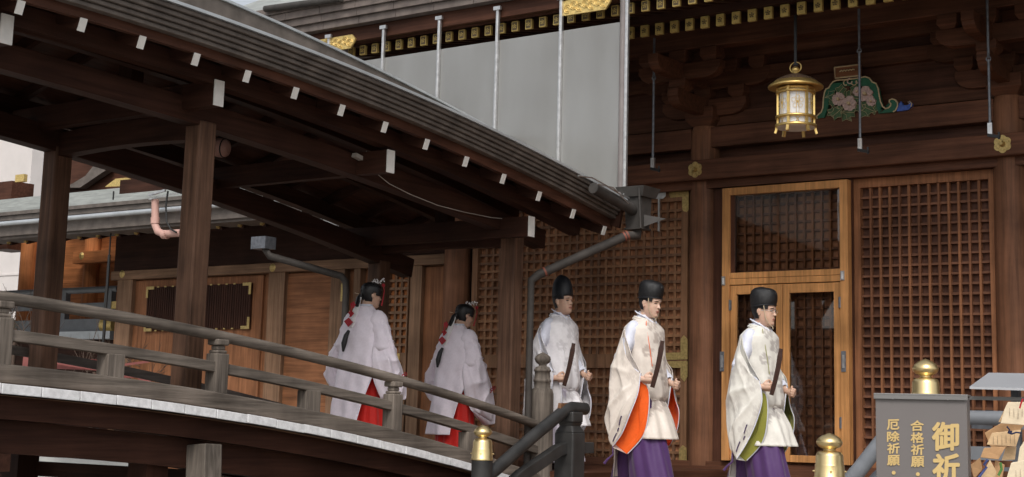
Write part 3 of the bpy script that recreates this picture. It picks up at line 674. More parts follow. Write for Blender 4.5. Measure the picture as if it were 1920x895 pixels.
# railing: near side and far side
def railing(X, near=True):
    m = MB(); m.tube([(X, y, zrail(y)) for y in ys(Y0, 12.28)], .042, 14); m.build('handrail', W('grey', 'Y'), cor)
    sweep('middle_rail', zmid, X, .085, .075, Y0, 12.28, W('grey', 'Y'), bevel=.006)
    sweep('bottom_rail', zbot, X, .13, .125, Y0, 12.28, W('grey', 'Y'), bevel=.01)
    for yy in (4.2, 6.15, 8.07, 10.12):
        m = MB(); w = .062; zb, zt = zbot(yy) + .05, zrail(yy) - .10
        m.box(X - w, X + w, yy - w, yy + w, zb, zt - .03)
        for s_, (z0, z1) in ((.8, (zt - .03, zt - .005)), (.62, (zt - .005, zt + .03)), (.95, (zt + .03, zt + .075))): m.box(X - w * s_, X + w * s_, yy - w * s_, yy + w * s_, z0, z1)
        m.build('rail_post', W('grey', 'Z'), cor, bevel=.01)
    for yy in (5.2, 7.07, 9.08, 11.2):
        m = MB(); m.box(X - .06, X + .06, yy - .075, yy + .075, zbot(yy) + .05, zmid(yy) - .03); m.build('rail_stub', W('grey', 'Z'), cor, bevel=.006)
railing(XR)
sweep('far_rail', zrail, -10.62, .07, .07, Y0, 12.2, W('greydark', 'Y'), dz=-.12)
sweep('far_rail', zbot, -10.62, .10, .12, Y0, 12.2, W('greydark', 'Y'))
# newel with onion finial
yn = 12.36; zt = fX(1010, 660, XR)[1]
m = MB()
m.lathe((XR, yn, 0), [(.112, -.75), (.115, zt - .62), (.113, zt - .40), (.100, zt - .355), (.078, zt - .345), (.080, zt - .29), (.086, zt - .285), (.086, zt - .265), (.078, zt - .26), (.074, zt - .19), (.083, zt - .185), (.083, zt - .168), (.074, zt - .163), (.070, zt - .145), (.040, zt - .135), (.038, zt - .12), (.065, zt - .10), (.080, zt - .07), (.072, zt - .042), (.045, zt - .02), (.015, zt - .006), (.003, zt)], 24)
m.build('newel', W('grey', 'Z'), cor)
# main posts
for (X, fn) in ((-8.7, zket), (-10.4, zke2)):
    for yy in (4.6, 8.0, 12.15):
        m = MB(); m.box(X - .085, X + .085, yy - .085, yy + .085, zdk(yy) - .3 if yy < 12 else -.5, fn(yy) - .05); m.build('post', W('post', 'Z'), cor, bevel=.014)
# wall-plate beams
sweep('plate_beam', zket, -8.7, .15, .185, Y0, 12.62, W('dark', 'Y'), bevel=.008)
sweep('plate_beam', zke2, -10.4, .15, .20, Y0, 12.62, W('dark', 'Y'), bevel=.008)
zo = lambda y: zcap(y) + .02
sweep('outer_purlin', zo, -8.36, .12, .15, Y0, 12.75, W('dark', 'Y'))
sweep('outer_purlin', zo, -10.74, .12, .15, Y0, 12.75, W('dark', 'Y'))
sweep('centre_purlin', lambda y: zcap(y) + .40, -9.55, .16, .20, Y0, 12.75, W('dark', 'Y'))
sweep('inner_purlin', lambda y: zcap(y) + .20, -9.1, .09, .12, Y0, 12.75, W('dark', 'Y')); sweep('inner_purlin', lambda y: zcap(y) + .20, -10.0, .09, .12, Y0, 12.75, W('dark', 'Y'))
# cross arms with white-painted ends
for (px_, py_) in ((13, 55), (411, 175), (733, 303), (997, 425)):
    yy, z = fX(px_, py_, -8.28)
    m = MB(); m.box(-10.85, -8.29, yy - .045, yy + .045, z - .095, z + .095); c_ = m.build('cross_arm', W('dark', 'X'), cor)
    m = MB(); m.box(-8.29, -8.278, yy - .047, yy + .047, z - .097, z + .097); m.build('painted_end', MT['white_paint'], c_)
for yy in (4.6, 8.0, 12.15):          # slightly arched tie beams
    z = zket(yy) - .12
    m = MB(); n_ = 14; top = []; bot = []
    for i in range(n_ + 1):
        t = i / n_; x = -8.78 - 1.55 * t; k = 1 - (2 * t - 1) ** 2; top.append((x, z + .12 + .03 * k)); bot.append((x, z - .07 + .025 * k))
    m.prism(top + list(reversed(bot)), yy - .06, yy + .06, 'XZ'); m.build('arched_tie_beam', W('dark', 'X'), cor)
    m = MB(); m.box(-9.63, -9.47, yy - .06, yy + .06, z + .15, zcap(yy) + .32); m.build('king_post', W('dark', 'Z'), cor)
# rafters with white ends
slope = .34
ylist = [fX(p[0], p[1], -8.05)[0] for p in ((38, 15), (155, 47), (266, 78), (368, 110), (464, 141), (554, 174), (641, 206), (722, 238), (800, 271), (874, 304), (944, 336), (1011, 369), (1075, 400), (1133, 431))]
ylist = [ylist[0] - 1.5, ylist[0] - 1.0, ylist[0] - .5] + ylist
for yy in ylist:
    z = zcap(yy)
    for sgn in (1, -1):
        m = MB(); x0 = -9.55 + sgn * 1.49; m.beam([(x0, yy, z), (-9.55 + sgn * .02, yy, z + slope * 1.47)], .052, .088); rf = m.build('rafter', W('dark', 'X'), cor)
        d = Vector((sgn, 0, -slope)).normalized()
        m = MB(); m.beam([Vector((x0, yy, z)) + d * .0005, Vector((x0, yy, z)) + d * .012], .054, .090); m.build('painted_end', MT['white_paint'], rf)
def slab(name, dz0, dz1, xi, xo, mat, zf=zcap):
    m = MB()
    for sgn in (1, -1):
        A = [(-9.55 + sgn * xi, -9.55 + sgn * xo)]
        xa, xb = -9.55 + sgn * xi, -9.55 + sgn * xo
        for y_, y2 in zip(ys(Y0, Y1, 30)[:-1], ys(Y0, Y1, 30)[1:]):
            v = []
            for yy in (y_, y2):
                for x, k in ((xa, xi), (xb, xo)):
                    for dz in (dz0, dz1): v.append((x, yy, zf(yy) + (1.49 - k) * slope + dz))
            m.add(v, [(0, 1, 3, 2), (4, 6, 7, 5), (0, 4, 5, 1), (2, 3, 7, 6), (1, 5, 7, 3), (0, 2, 6, 4)])
    return m.build(name, mat, cor, recalc=True)
slab('roof_boarding', .052, .085, .02, 1.46, W('brown', 'Y'))
# eave boards + layered fascia + bright edge on both sides; thickness follows the photo
def eave(sgn):
    X = -9.55 + sgn * 1.5
    m = MB(); m.beam([(X - sgn * .02, y, zcap(y) + .10) for y in ys(Y0, Y1)], .05, .12); m.build('eave_board', W('brown', 'Y'), cor)
    for k, (dx, z0, z1) in enumerate(((.07, -.185, -.150), (.095, -.150, -.117), (.12, -.117, -.082), (.145, -.082, -.047), (.17, -.047, -.012))):
        m = MB(); m.beam([(X + sgn * dx - sgn * .15, y, zgut(y) + (z0 + z1) / 2) for y in ys(Y0, Y1)], .30, z1 - z0 - .003); m.build('fascia', MT['fascia'], cor, bevel=.006)
    m = MB(); m.beam([(X + sgn * .175 - sgn * .1, y, zgut(y)) for y in ys(Y0, Y1)], .24, .022); m.build('roof_edge', MT['edge'], cor)
eave(1); eave(-1)
m = MB()
for sgn in (1, -1):
    rows = []
    for y in ys(Y0, Y1, 40):
        rows.append([(-9.55 + sgn * (1.66 - 1.66 * t), y, zgut(y) + .012 + .66 * (t ** 1.15)) for t in np.linspace(0, 1, 8)])
    m.grid(rows, smooth=False)
m.build('roof', MT['copper'], cor, recalc=False)
sweep('ridge', lambda y: zgut(y) + .70, -9.55, .26, .16, Y0, Y1, MT['fascia']); sweep('ridge_edge', lambda y: zgut(y) + .79, -9.55, .30, .022, Y0, Y1, MT['edge'])
m = MB()     # gable end closing board at the hall
for y in (Y1 - .04,):
    m.prism([(-7.95, zgut(y) - .28), (-7.9, zgut(y) - .02), (-9.55, zgut(y) + .58), (-11.2, zgut(y) - .02), (-11.15, zgut(y) - .28), (-9.55, zgut(y) + .25)], y, y + .04, 'XZ')
m.build('gable_board', W('dark', 'X'), cor)
# rainwater hopper and downpipe
hx, hy = -7.80, 13.03
hz0, hz1 = fX(1182, 428, hx)[1], fX(1182, 372, hx)[1]
m = MB()
for (a, b, z0, z1) in ((.085, .10, hz0, hz1 + .02), (.13, .165, hz1 + .02, hz1 + .12)):
    vs = [(hx + sx * a, hy + sy * a, z0) for sx, sy in ((-1, -1), (1, -1), (1, 1), (-1, 1))] + [(hx + sx * b, hy + sy * b, z1) for sx, sy in ((-1, -1), (1, -1), (1, 1), (-1, 1))]
    m.add(vs, [(3, 2, 1, 0), (0, 1, 5, 4), (1, 2, 6, 5), (2, 3, 7, 6), (3, 0, 4, 7)])
m.box(hx - .10, hx + .10, hy - .10, hy + .10, hz0 - .004, hz0 + .012)
m.tube([(hx + .1, hy - .11, hz0), (hx + .1, hy - .15, hz1 + .1)], .012, 6)
m.add([(hx + .10, hy - .05, hz0 + .14), (hx + .30, hy + .04, hz0 + .10), (hx + .10, hy - .05, hz0 + .02), (hx + .10, hy + .03, hz0 + .12)], [(0, 1, 2), (1, 3, 2), (0, 3, 1), (0, 2, 3)])
m.build('rain_hopper', MT['pipe'], cor)
a = pX(1186, 437, hx); b = pX(1010, 515, -8.45); c = pX(996, 526, -8.50); d = (c[0], c[1], -.45)
m = MB(); m.tube([(hx, hy, hz0), (hx, hy, hz0 - .06), tuple(a + (b - a) * .06), tuple(b), tuple(c), (c[0], c[1], c[2] - .09), d], [.046, .046, .046, .044, .040, .034, .034], 14)
dp = m.build('downpipe', MT['pipe_grey'], cor)
m = MB()
for t in (.05, .08, .93): p = a + (b - a) * t; q = a + (b - a) * (t + .018); m.tube([tuple(p), tuple(q)], .050, 14)
m.build('pipe_collar', plain('rusty_red_collar', (.22, .07, .045), .6), dp)
m = MB(); pts = [(-7.80, y, zgut(y) - .10) for y in ys(12.2, 13.0, 5)]; m.tube(pts, .055, 12); m.build('gutter', MT['pipe'], cor)
m = MB()
m.tube([pX(1084, 330, -7.72), pX(1110, 333, -7.72), pX(1140, 350, -7.72), pX(1165, 366, -7.75), pX(1180, 372, -7.8)], .008, 6); m.tube([pX(1120, 345, -7.72), pX(1150, 352, -7.72), pX(1178, 382, -7.75)], .006, 6)
m.build('cable', MT['steel'], cor)
# ============================================================ SCREEN above the corridor roof
scr = thing('frosted_screen', 'row of frosted grey panels on thin metal posts above the corridor roof', 'screen', (-9.5, 12.93, 2.3))
ztop = 4.07
xsx = [fY(x, 60, 12.9)[0] for x in (617, 719, 823, 932, 1051, 1175)]
for a_, b_ in zip([-12.0] + xsx[:-1], xsx):
    m = MB(); m.box(a_ + .012, b_ - .012, 12.93, 12.942, zgut(12.9) - .05, ztop); m.build('panel', MT['screen'], scr)
for i, x in enumerate(xsx):
    m = MB(); r = .017
    zb = {5: fY(1175, 365, 12.9)[1]}.get(i, zgut(12.9) + .05); m.box(x - r, x + r, 12.895, 12.925, zb, 4.42)
    m.box(x - r * .3, x + r * .3, 12.888, 12.895, zb, 4.42)
    m.box(x - .045, x + .045, 12.88, 12.91, 4.40, 4.44); m.build('screen_post', MT['steel'], scr)
m = MB(); m.tube([(xsx[-1] - .05, 12.915, zgut(12.9) + .05), (xsx[-1] - .05, 12.915, 4.5)], .035, 10); m.build('end_post', plain('mauve_grey_post', (.20, .175, .17), .5), scr)
# ============================================================ LANTERN
lx, ly = -6.06, 13.95
P_ = pY(1492, 200, ly); lx = P_[0]
def Lz(y): return fY(1492, y, ly)[1]
u = (fY(1545, 160, ly)[0] - fY(1440, 160, ly)[0]) / 105 * .83   # metres per photo pixel, allowing for the view angle
lan = thing('hanging_lantern', 'gilt hanging lantern with white panels below the eaves', 'lantern', (lx, ly, Lz(252)))
px1 = .0052
px1 = (Lz(140) - Lz(240)) / 100
m = MB(); m.lathe((lx, ly, 0), [(.06 * .9, Lz(141)), (.13, Lz(145)), (.20, Lz(151)), (.235, Lz(157)), (.262, Lz(160)), (.278, Lz(163)), (.276, Lz(166)), (.235, Lz(166)), (.19, Lz(164))], 40); m.build('lantern_roof', MT['gold'], lan)
m = MB(); m.lathe((lx, ly, 0), [(.045, Lz(139)), (.125, Lz(144.2)), (.195, Lz(150.2)), (.22, Lz(154))], 32); m.build('roof_cap', plain('bronze_dark', (.14, .09, .06), .55, .3), lan)
m = MB(); m.lathe((lx, ly, 0), [(.03, Lz(141)), (.022, Lz(137)), (.04, Lz(134)), (.043, Lz(130)), (.030, Lz(127)), (.012, Lz(125))], 18)
m.tube([(lx + .062 * math.cos(t), ly, Lz(127) + .055 * math.sin(t)) for t in np.linspace(0, 2 * math.pi, 25)], .006, 7, cap=False); m.build('finial_ring', MT['gold'], lan)
Rb = .182
m = MB(); m.lathe((lx, ly, 0), [(Rb - .02, Lz(168)), (Rb - .02, Lz(233))], 32); m.build('white_panel', MT['paper'], lan)
m = MB()
def ring(z0, z1, r0, r1): m.lathe((lx, ly, 0), [(r0, z0), (r1, z0), (r1, z1), (r0, z1), (r0, z0)], 40)
ring(Lz(171), Lz(167), Rb - .03, Rb + .006); ring(Lz(177), Lz(174), Rb - .02, Rb + .018); ring(Lz(223), Lz(219), Rb - .02, Rb + .022); ring(Lz(240), Lz(235), Rb - .02, Rb + .025)
for k in range(6):
    t = k * math.pi / 3 + .55; c_ = (lx + Rb * math.cos(t), ly + Rb * math.sin(t)); mt = Matrix.Rotation(t, 3, 'Z')
    m.obox((c_[0], c_[1], (Lz(166) + Lz(240)) / 2), (.018, .026, Lz(166) - Lz(240)), mt)
    c2 = (lx + (Rb + .012) * math.cos(t), ly + (Rb + .012) * math.sin(t))
    m.beam([(c2[0], c2[1], Lz(238)), (c2[0] + .002 * math.cos(t), c2[1] + .002 * math.sin(t), Lz(245)), (c2[0] + .014 * math.cos(t), c2[1] + .014 * math.sin(t), Lz(251))], .03, .022, up=(math.cos(t), math.sin(t), 0.01))
for k in range(60):
    t = k * math.pi / 30; m.obox((lx + (Rb - .012) * math.cos(t), ly + (Rb - .012) * math.sin(t), (Lz(168) + Lz(176)) / 2), (.005, .006, Lz(168) - Lz(176)), Matrix.Rotation(t, 3, 'Z'))
m.build('lantern_frame', MT['gold'], lan)
m = MB()
def on(t, dz, r=Rb - .012): return (lx + r * math.cos(t), ly + r * math.sin(t), dz)
for k in range(6):
    t0 = k * math.pi / 3 + .55 + math.pi / 6; zc = Lz(198)
    for dt, dz, rr in ((0, .058, .02), (-.23, .028, .022), (.23, .028, .022), (-.16, -.03, .022), (.16, -.03, .022), (0, .008, .012)):
        m.tube([on(t0 + dt + rr / Rb * math.cos(q), zc + dz + rr * math.sin(q)) for q in np.linspace(0, 2 * math.pi, 13)], .0021, 4, cap=False)
    for dt in (-.08, .08): m.tube([on(t0 + dt, Lz(178)), on(t0 + dt, Lz(218))], .0022, 4)
    for q in range(5): aa = 2 * math.pi * q / 5; m.tube([on(t0, zc + .008), on(t0 + .1 * math.cos(aa), zc + .008 + .02 * math.sin(aa))], .003, 4)
    m.tube([on(t0 - .12, Lz(224)), on(t0 + .12, Lz(234))], .003, 4); m.tube([on(t0 + .12, Lz(224)), on(t0 - .12, Lz(234))], .003, 4)
m.build('lantern_tracery', MT['gold'], lan)
m = MB(); m.lathe((lx, ly, 0), [(Rb + .012, Lz(239)), (Rb + .012, Lz(239) - .008)], 32); m.build('base_plate', plain('pale_underside', (.75, .72, .66), .6), lan)
m = MB(); m.box(lx - .014, lx + .014, ly - .006, ly + .006, Lz(122), 4.28); m.tube([(lx + .02 * math.cos(t), ly, Lz(121) + .02 * math.sin(t)) for t in np.linspace(0, 2 * math.pi, 13)], .006, 6, cap=False); m.build('hanging_strap', MT['black_metal'], lan)
# ============================================================ HANGING HOOK RODS
for (px_, ya, yj, yb, lab) in ((1225, 40, 143, 313, 'thin iron hook rod hanging beside the frosted screen, left of the round column'), (1612, -30, 91, 278, 'thin iron hook rod hanging in front of the carved green strut'), (1855, -60, 106, 250, 'thin iron hook rod hanging furthest right, by the right-hand column')):
    Yh = 14.6; top = pY(px_ + 0, ya, Yh); x = pY(px_, (yj + yb) / 2, Yh)[0]; zj = fY(px_, yj, Yh)[1]; zb = fY(px_, yb, Yh)[1]
    rd = thing('hook_rod', lab, 'hook rod', (x, Yh, zb), group='iron rods hanging from the eaves')
    m = MB(); m.tube([(x, Yh, 4.35), (x, Yh, zj + .02)], .014, 8); m.build('upper_rod', MT['rod'], rd)
    m = MB(); m.tube([(x + .0, Yh + .018 * math.cos(t), zj + .025 * math.sin(t) + .01) for t in np.linspace(0, 6.28, 11)], .008, 6, cap=False); m.tube([(x + .022 * math.cos(t), Yh, zj - .025 + .022 * math.sin(t)) for t in np.linspace(0, 6.28, 11)], .008, 6, cap=False); m.build('link', MT['rod'], rd)
    m = MB(); m.tube([(x, Yh, zj - .03), (x, Yh, zb + .05)], .014, 8); m.build('lower_rod', MT['rod'], rd)
    m = MB(); m.box(x - .022, x + .022, Yh - .014, Yh + .014, zb - .02, zb + .10); m.build('bracket_sleeve', MT['steel'], rd)
    m = MB(); m.beam([(x - .02, Yh - .01, zb - .02), (x + .10, Yh - .02, zb - .05)], .03, .03); m.tube([(x + .09, Yh - .02, zb - .07), (x + .09, Yh - .02, zb - .0)], .012, 6); m.build('hook', MT['black_metal'], rd)
# ============================================================ STAIR RAILS
def finial_post(name, lab, x, y, ztop, h_cap, s, post_mat, zbase, group=None):
    t = thing(name, lab, 'stair post', (x, y, zbase))
    m = MB(); m.lathe((x, y, 0), [(.072 * s, zbase), (.074 * s, ztop - h_cap)], 24); m.build('post', post_mat, t)
    z = lambda k: ztop - h_cap * k
    m = MB(); m.lathe((x, y, 0), [(.078 * s, z(1.03)), (.079 * s, z(.99)), (.075 * s, z(.96)), (.072 * s, z(.72)), (.071 * s, z(.70)), (.069 * s, z(.68)), (.067 * s, z(.50)), (.060 * s, z(.43)), (.050 * s, z(.41)), (.032 * s, z(.395)), (.028 * s, z(.37)), (.033 * s, z(.34)), (.052 * s, z(.31)), (.063 * s, z(.25)), (.065 * s, z(.20)), (.056 * s, z(.125)), (.036 * s, z(.06)), (.012 * s, z(.015)), (.002 * s, z(0))], 32)
    for k in range(4):
        a_ = k * math.pi / 2 + .5; c_ = Vector((x + .073 * s * math.cos(a_), y + .073 * s * math.sin(a_), z(.84))); d_ = Vector((math.cos(a_), math.sin(a_), 0))
        m.tube([c_, c_ + d_ * .010 * s], [.006 * s, .003 * s], 8)
    m.build('brass_cap', MT['brass'], t); return t
XL = -6.44
yL, _ = fX(905, 830, XL)
finial_post('brass_capped_post', 'charcoal post with rounded brass cap at the foot of the black handrail', XL, yL, fX(905, 797, XL)[1], .235, 1.0, MT['rail_black'], GZ)
lr = thing('stair_handrail', 'charcoal handrail rising to a squared post in front of the first priest', 'handrail', (XL, 9.8, GZ))
pts = [fX(*p, XL) for p in ((870, 925), (930, 880), (1000, 818), (1049, 778), (1060, 768), (1072, 765), (1097, 767))]
m = MB(); m.tube([(XL, p[0], p[1]) for p in pts], .047, 16); m.build('rail', MT['rail_black'], lr)
q = [fX(*p, XL) for p in ((1050, 756), (1088, 756), (1088, 762), (1062, 762), (1048, 768))]
m = MB(); m.prism(q, XL - .015, XL + .015, 'YZ'); m.build('worn_top', plain('worn_bronze_patch', (.20, .10, .05), .5, .3), lr)
yB = fX(1069, 800, XL)[0]; zB = fX(1069, 780, XL)[1]
m = MB(); w = .085
m.box(XL - w * .85, XL + w * .85, yB - w * .85, yB + w * .85, zB - .05, zB + .03)
for (w0, w1, z0, z1) in ((.85, .70, zB - .05, zB - .075), (.70, 1.0, zB - .075, zB - .12)):
    vs = [(XL + sx * w * w0, yB + sy * w * w0, z0) for sx, sy in ((-1, -1), (1, -1), (1, 1), (-1, 1))] + [(XL + sx * w * w1, yB + sy * w * w1, z1) for sx, sy in ((-1, -1), (1, -1), (1, 1), (-1, 1))]
    m.add(vs, [(0, 1, 5, 4), (1, 2, 6, 5), (2, 3, 7, 6), (3, 0, 4, 7)])
m.box(XL - w, XL + w, yB - w, yB + w, GZ, zB - .12); m.build('post', MT['rail_black'], lr, bevel=.012)
pts = [fX(*p, XL) for p in ((930, 935), (975, 893), (1045, 845), (1060, 840), (1107, 840))]
m = MB(); m.beam([(XL, p[0], p[1]) for p in pts], .07, .085); m.build('lower_rail', MT['rail_black'], lr, bevel=.006)
XQ = -3.5
y_, z_ = fX(1555, 812, XQ)
finial_post('brass_capped_post', 'pointed brass cap on the low dark post between the last priest and the sign', XQ, y_, z_, .245, 1.10, MT['rail_grey'], GZ)
y2_, z2_ = fX(1735, 673, XQ)
finial_post('brass_capped_post', 'taller brass-capped post rising behind the grey sign', XQ, y2_, z2_, .30, 1.24, MT['rail_grey'], GZ)
rr = thing('stair_handrail', 'grey metal handrails running behind the sign and up the steps', 'handrail', (XQ, 9.4, GZ))
pts = [fX(*p, XQ) for p in ((1560, 940), (1612, 880), (1660, 818), (1700, 785), (1735, 780))]
m = MB(); m.tube([(XQ, p[0], p[1]) for p in pts], .045, 14); m.build('rail', MT['rail_grey'], rr)
pts = [fX(*p, XQ) for p in ((1600, 950), (1650, 895), (1690, 865), (1735, 850))]
m = MB(); m.beam([(XQ, p[0], p[1]) for p in pts], .06, .07); m.build('lower_rail', MT['rail_grey'], rr)
z3 = fY(1840, 784, y2_)[1]; z4 = fY(1840, 850, y2_)[1]
m = MB(); m.tube([(XQ, y2_, z3), (XQ + 5, y2_, z3)], .045, 14); m.build('rail', MT['rail_grey'], rr)
m = MB(); m.box(XQ, XQ + 5, y2_ - .03, y2_ + .03, z4 - .04, z4 + .04); m.build('lower_rail', MT['rail_grey'], rr)
# ============================================================ SIGN
def frame_at(px_, py_, d, yawdeg=0):
    """point and facing frame: a plumb board turned to face the approach"""
    p = pD(px_, py_, d); dirn = Vector((p[0], p[1], 0)).normalized(); rx = Vector((-dirn.y, dirn.x, 0)) * -1
    q = Matrix.Rotation(R(yawdeg), 3, 'Z'); rx = q @ rx; bk = Vector((-rx.y, rx.x, 0))
    return Vector(p), rx, bk
d = 7.2
p0, rx, bk = frame_at(1726, 742, d, -7)
sw = 167 * d / F; sh = 1.15
sg = thing('grey_sign', 'grey metal box sign with gold brush lettering standing before the steps', 'sign', (p0.x, p0.y, GZ))
mt = Matrix((rx, bk, Vector((0, 0, 1)))).transposed()
m = MB(); m.obox(p0 + bk * .07 + Vector((0, 0, -sh / 2)), (sw, .14, sh), mt); m.build('box', MT['sign'], sg, bevel=.003)
m = MB(); m.obox(p0 + bk * .065 + Vector((0, 0, .004)), (sw + .012, .165, .008), mt); m.obox(p0 - bk * .0145 + Vector((0, 0, -.008)), (sw + .012, .004, .022), mt)
for s_ in (-.3, .3): m.obox(p0 - bk * .019 + rx * s_ * sw + Vector((0, 0, -.018)), (.006, .006, .006), mt)
m.build('lid', MT['sign_side'], sg, bevel=.002)
m = MB()
for s_ in (-1, 1): m.obox(p0 + bk * .07 + rx * s_ * sw * .4 + Vector((0, 0, (GZ - p0.z - sh) / 2 - sh / 2)), (.04, .04, p0.z - sh - GZ), mt)
m.build('leg', MT['sign_side'], sg)
def text(ch, cx, cy, hpx, bold, wpx=None):
    cu = bpy.data.curves.new('lettering', 'FONT'); cu.body = ch; cu.align_x = 'CENTER'; cu.align_y = 'CENTER'
    cu.size = 1.0; cu.extrude = 0.0; cu.offset = 0.0; cu.resolution_u = 3
    o = bpy.data.objects.new('tmp', cu); COL.objects.link(o)
    dg = bpy.context.evaluated_depsgraph_get(); dg.update()
    me = bpy.data.meshes.new_from_object(o.evaluated_get(dg)); bpy.data.objects.remove(o)
    vs = np.array([v.co[:] for v in me.vertices])
    if len(vs) == 0: return None
    lo, hi = vs.min(0), vs.max(0); sc = hpx * d / F / (hi[1] - lo[1]); sx = (wpx * d / F / (hi[0] - lo[0])) if wpx else sc
    c = (lo + hi) / 2
    ox = (cx - 1726) * d / F; oz = (742 - cy) * d / F
    out = []
    for v in vs: x = (v[0] - c[0]) * sx; z = (v[1] - c[1]) * sc; x2 = x + z * .02; z2 = z + x * .05; out.append(p0 + rx * (ox + x2) + Vector((0, 0, oz + z2)))
    fs = [tuple(p.vertices) for p in me.polygons]; bpy.data.meshes.remove(me)
    mbt = MB()
    for k in range(bold[0]):
        a_ = 2 * math.pi * k / bold[0]; o_ = rx * math.cos(a_) * bold[1] + Vector((0, 0, math.sin(a_) * bold[1])) - bk * (.003 + .0004 * k)
        mbt.add([v + o_ for v in out], fs)
    return mbt
def column(chs, cx, ys_, h, w, bold):
    for ch, y in zip(chs, ys_):
        t_ = text(ch, cx, y, h if ch != '・' else 6, bold, w if ch != '・' else 6)
        if t_: t_.build('lettering', MT['lettering'], sg, recalc=False)
column('厄除祈願・', 1675, (797, 819, 841, 863, 886), 18.5, 22, (6, .0016))
column('合格祈願・', 1719, (798, 820, 842, 864, 887), 19, 23, (6, .0016))
column('御祈祷', 1770, (816, 874, 932), 50, 46, (8, .0042))
# ============================================================ EMA RACK
er, rx2, bk2 = frame_at(1900, 715, 7.9, 0)
rack = thing('votive_rack', 'low rack with a grey sheet roof holding wooden votive tablets', 'rack', (er.x, er.y, GZ))
m2 = Matrix((rx2, bk2, Vector((0, 0, 1)))).transposed()
def E(px_, py_, d_): p = pD(px_, py_, d_); return Vector(p)
A_, B_, C_, D_ = E(1818, 725, 7.6), E(2020, 731, 7.6), E(2010, 702, 8.1), E(1854, 699, 8.1)
m = MB(); th = Vector((0, 0, -.012)); m.add([A_, B_, C_, D_, A_ + th, B_ + th, C_ + th, D_ + th], [(0, 1, 2, 3), (7, 6, 5, 4), (0, 4, 5, 1), (1, 5, 6, 2), (2, 6, 7, 3), (3, 7, 4, 0)]); m.build('rack_roof', MT['slab'], rack)
m = MB(); pa = E(1905, 735, 7.8)
m.box(pa.x - .02, pa.x + .02, pa.y - .02, pa.y + .02, GZ, pa.z + .02); pb = E(2060, 735, 7.8); m.box(pb.x - .02, pb.x + .02, pb.y - .02, pb.y + .02, GZ, pb.z); m.build('rack_post', MT['rod'], rack)
m = MB(); m.beam([E(1800, 746, 7.75), E(2060, 752, 7.75)], .05, .018); m.build('top_bar', MT['sign_side'], rack)
m = MB(); m.beam([E(1822, 800, 7.85), E(1860, 802, 7.85)], .02, .02); m.beam([E(1880, 800, 7.7), E(2050, 806, 7.7)], .02, .02); m.beam([E(1880, 880, 7.7), E(2050, 886, 7.7)], .02, .02); m.build('cross_bar', MT['rod'], rack)
emas = [  # corners of each tablet in the photograph, distance, material, label
 (((1846, 812), (1899, 780), (1920, 798), (1868, 862)), 7.45, 'ema_dark', 'darker tablet tucked behind the upper pair, corner pointing left'),
 (((1884, 766), (1890, 754), (1960, 754), (1954, 800), (1876, 794)), 7.3, 'ema_pale', 'pale inscribed tablet at the top of the pile, red cord above it'),
 (((1860, 812), (1915, 806), (1905, 838), (1850, 834)), 7.2, 'ema', 'honey-coloured tablet in the middle, dark blue tassel on its top edge'),
 (((1845, 840), (1886, 838), (1872, 862), (1838, 858)), 7.12, 'ema_dark', 'small tablet tilted left beneath the tasselled one'),
 (((1886, 838), (1906, 838), (1903, 862), (1878, 864)), 7.25, 'ema', 'tablet seen edge-on between the tilted one and the pale lower one'),
 (((1820, 872), (1838, 858), (1842, 880), (1826, 900)), 7.3, 'ema_dark', 'dark little tablet at the far left of the pile'),
 (((1834, 905), (1856, 862), (1868, 884), (1866, 910)), 7.05, 'ema', 'upright tablet with a blue and white cord at bottom left'),
 (((1866, 862), (1884, 872), (1878, 905), (1862, 905)), 7.15, 'ema_dark', 'narrow upright tablet beside the corded one'),
 (((1912, 840), (1925, 820), (1960, 824), (1950, 872), (1908, 866)), 7.1, 'ema_pale', 'pale tablet at the right edge halfway down the pile'),
 (((1896, 868), (1960, 856), (1960, 910), (1885, 905)), 6.95, 'ema_pale', 'large pale tablet at the bottom right corner'),
 (((1880, 792), (1896, 766), (1884, 766), (1872, 792)), 7.35, 'ema', 'thin edge of a tablet peeping out left of the top one'),
]
for i, (cs, d_, mtn, lab) in enumerate(emas):
    P = [E(x, y, d_) for x, y in cs]; c_ = sum(P, Vector()) / len(P); back = c_.normalized() * .014
    t = thing('votive_tablet', lab, 'votive tablet', c_, group='wooden votive tablets')
    m = MB(); n_ = len(P); m.add(P + [p + back for p in P], [tuple(range(n_)), tuple(reversed(range(n_, 2 * n_)))] + [(k, k + n_, (k + 1) % n_ + n_, (k + 1) % n_) for k in range(n_)]); m.build('board', MT[mtn], t, bevel=.002)
    if 'inscribed' in lab or 'honey' in lab or 'large' in lab:
        m = MB(); e1 = (P[-1] - P[0]); e2 = (P[1] - P[0]); ux = (P[-2] - P[-1]).normalized() if len(P) > 4 else (P[1] - P[0]).normalized()
        for k in range(6):
            s0 = c_ + ux * (-.05 + .02 * k) - c_.normalized() * .001; up_ = Vector((0, 0, 1))
            m.beam([s0 + up_ * .022, s0 - up_ * (.02 + .006 * (k % 3))], .0012, .0035, up=c_.normalized())
        m.build('handwriting', MT['ink'], t)
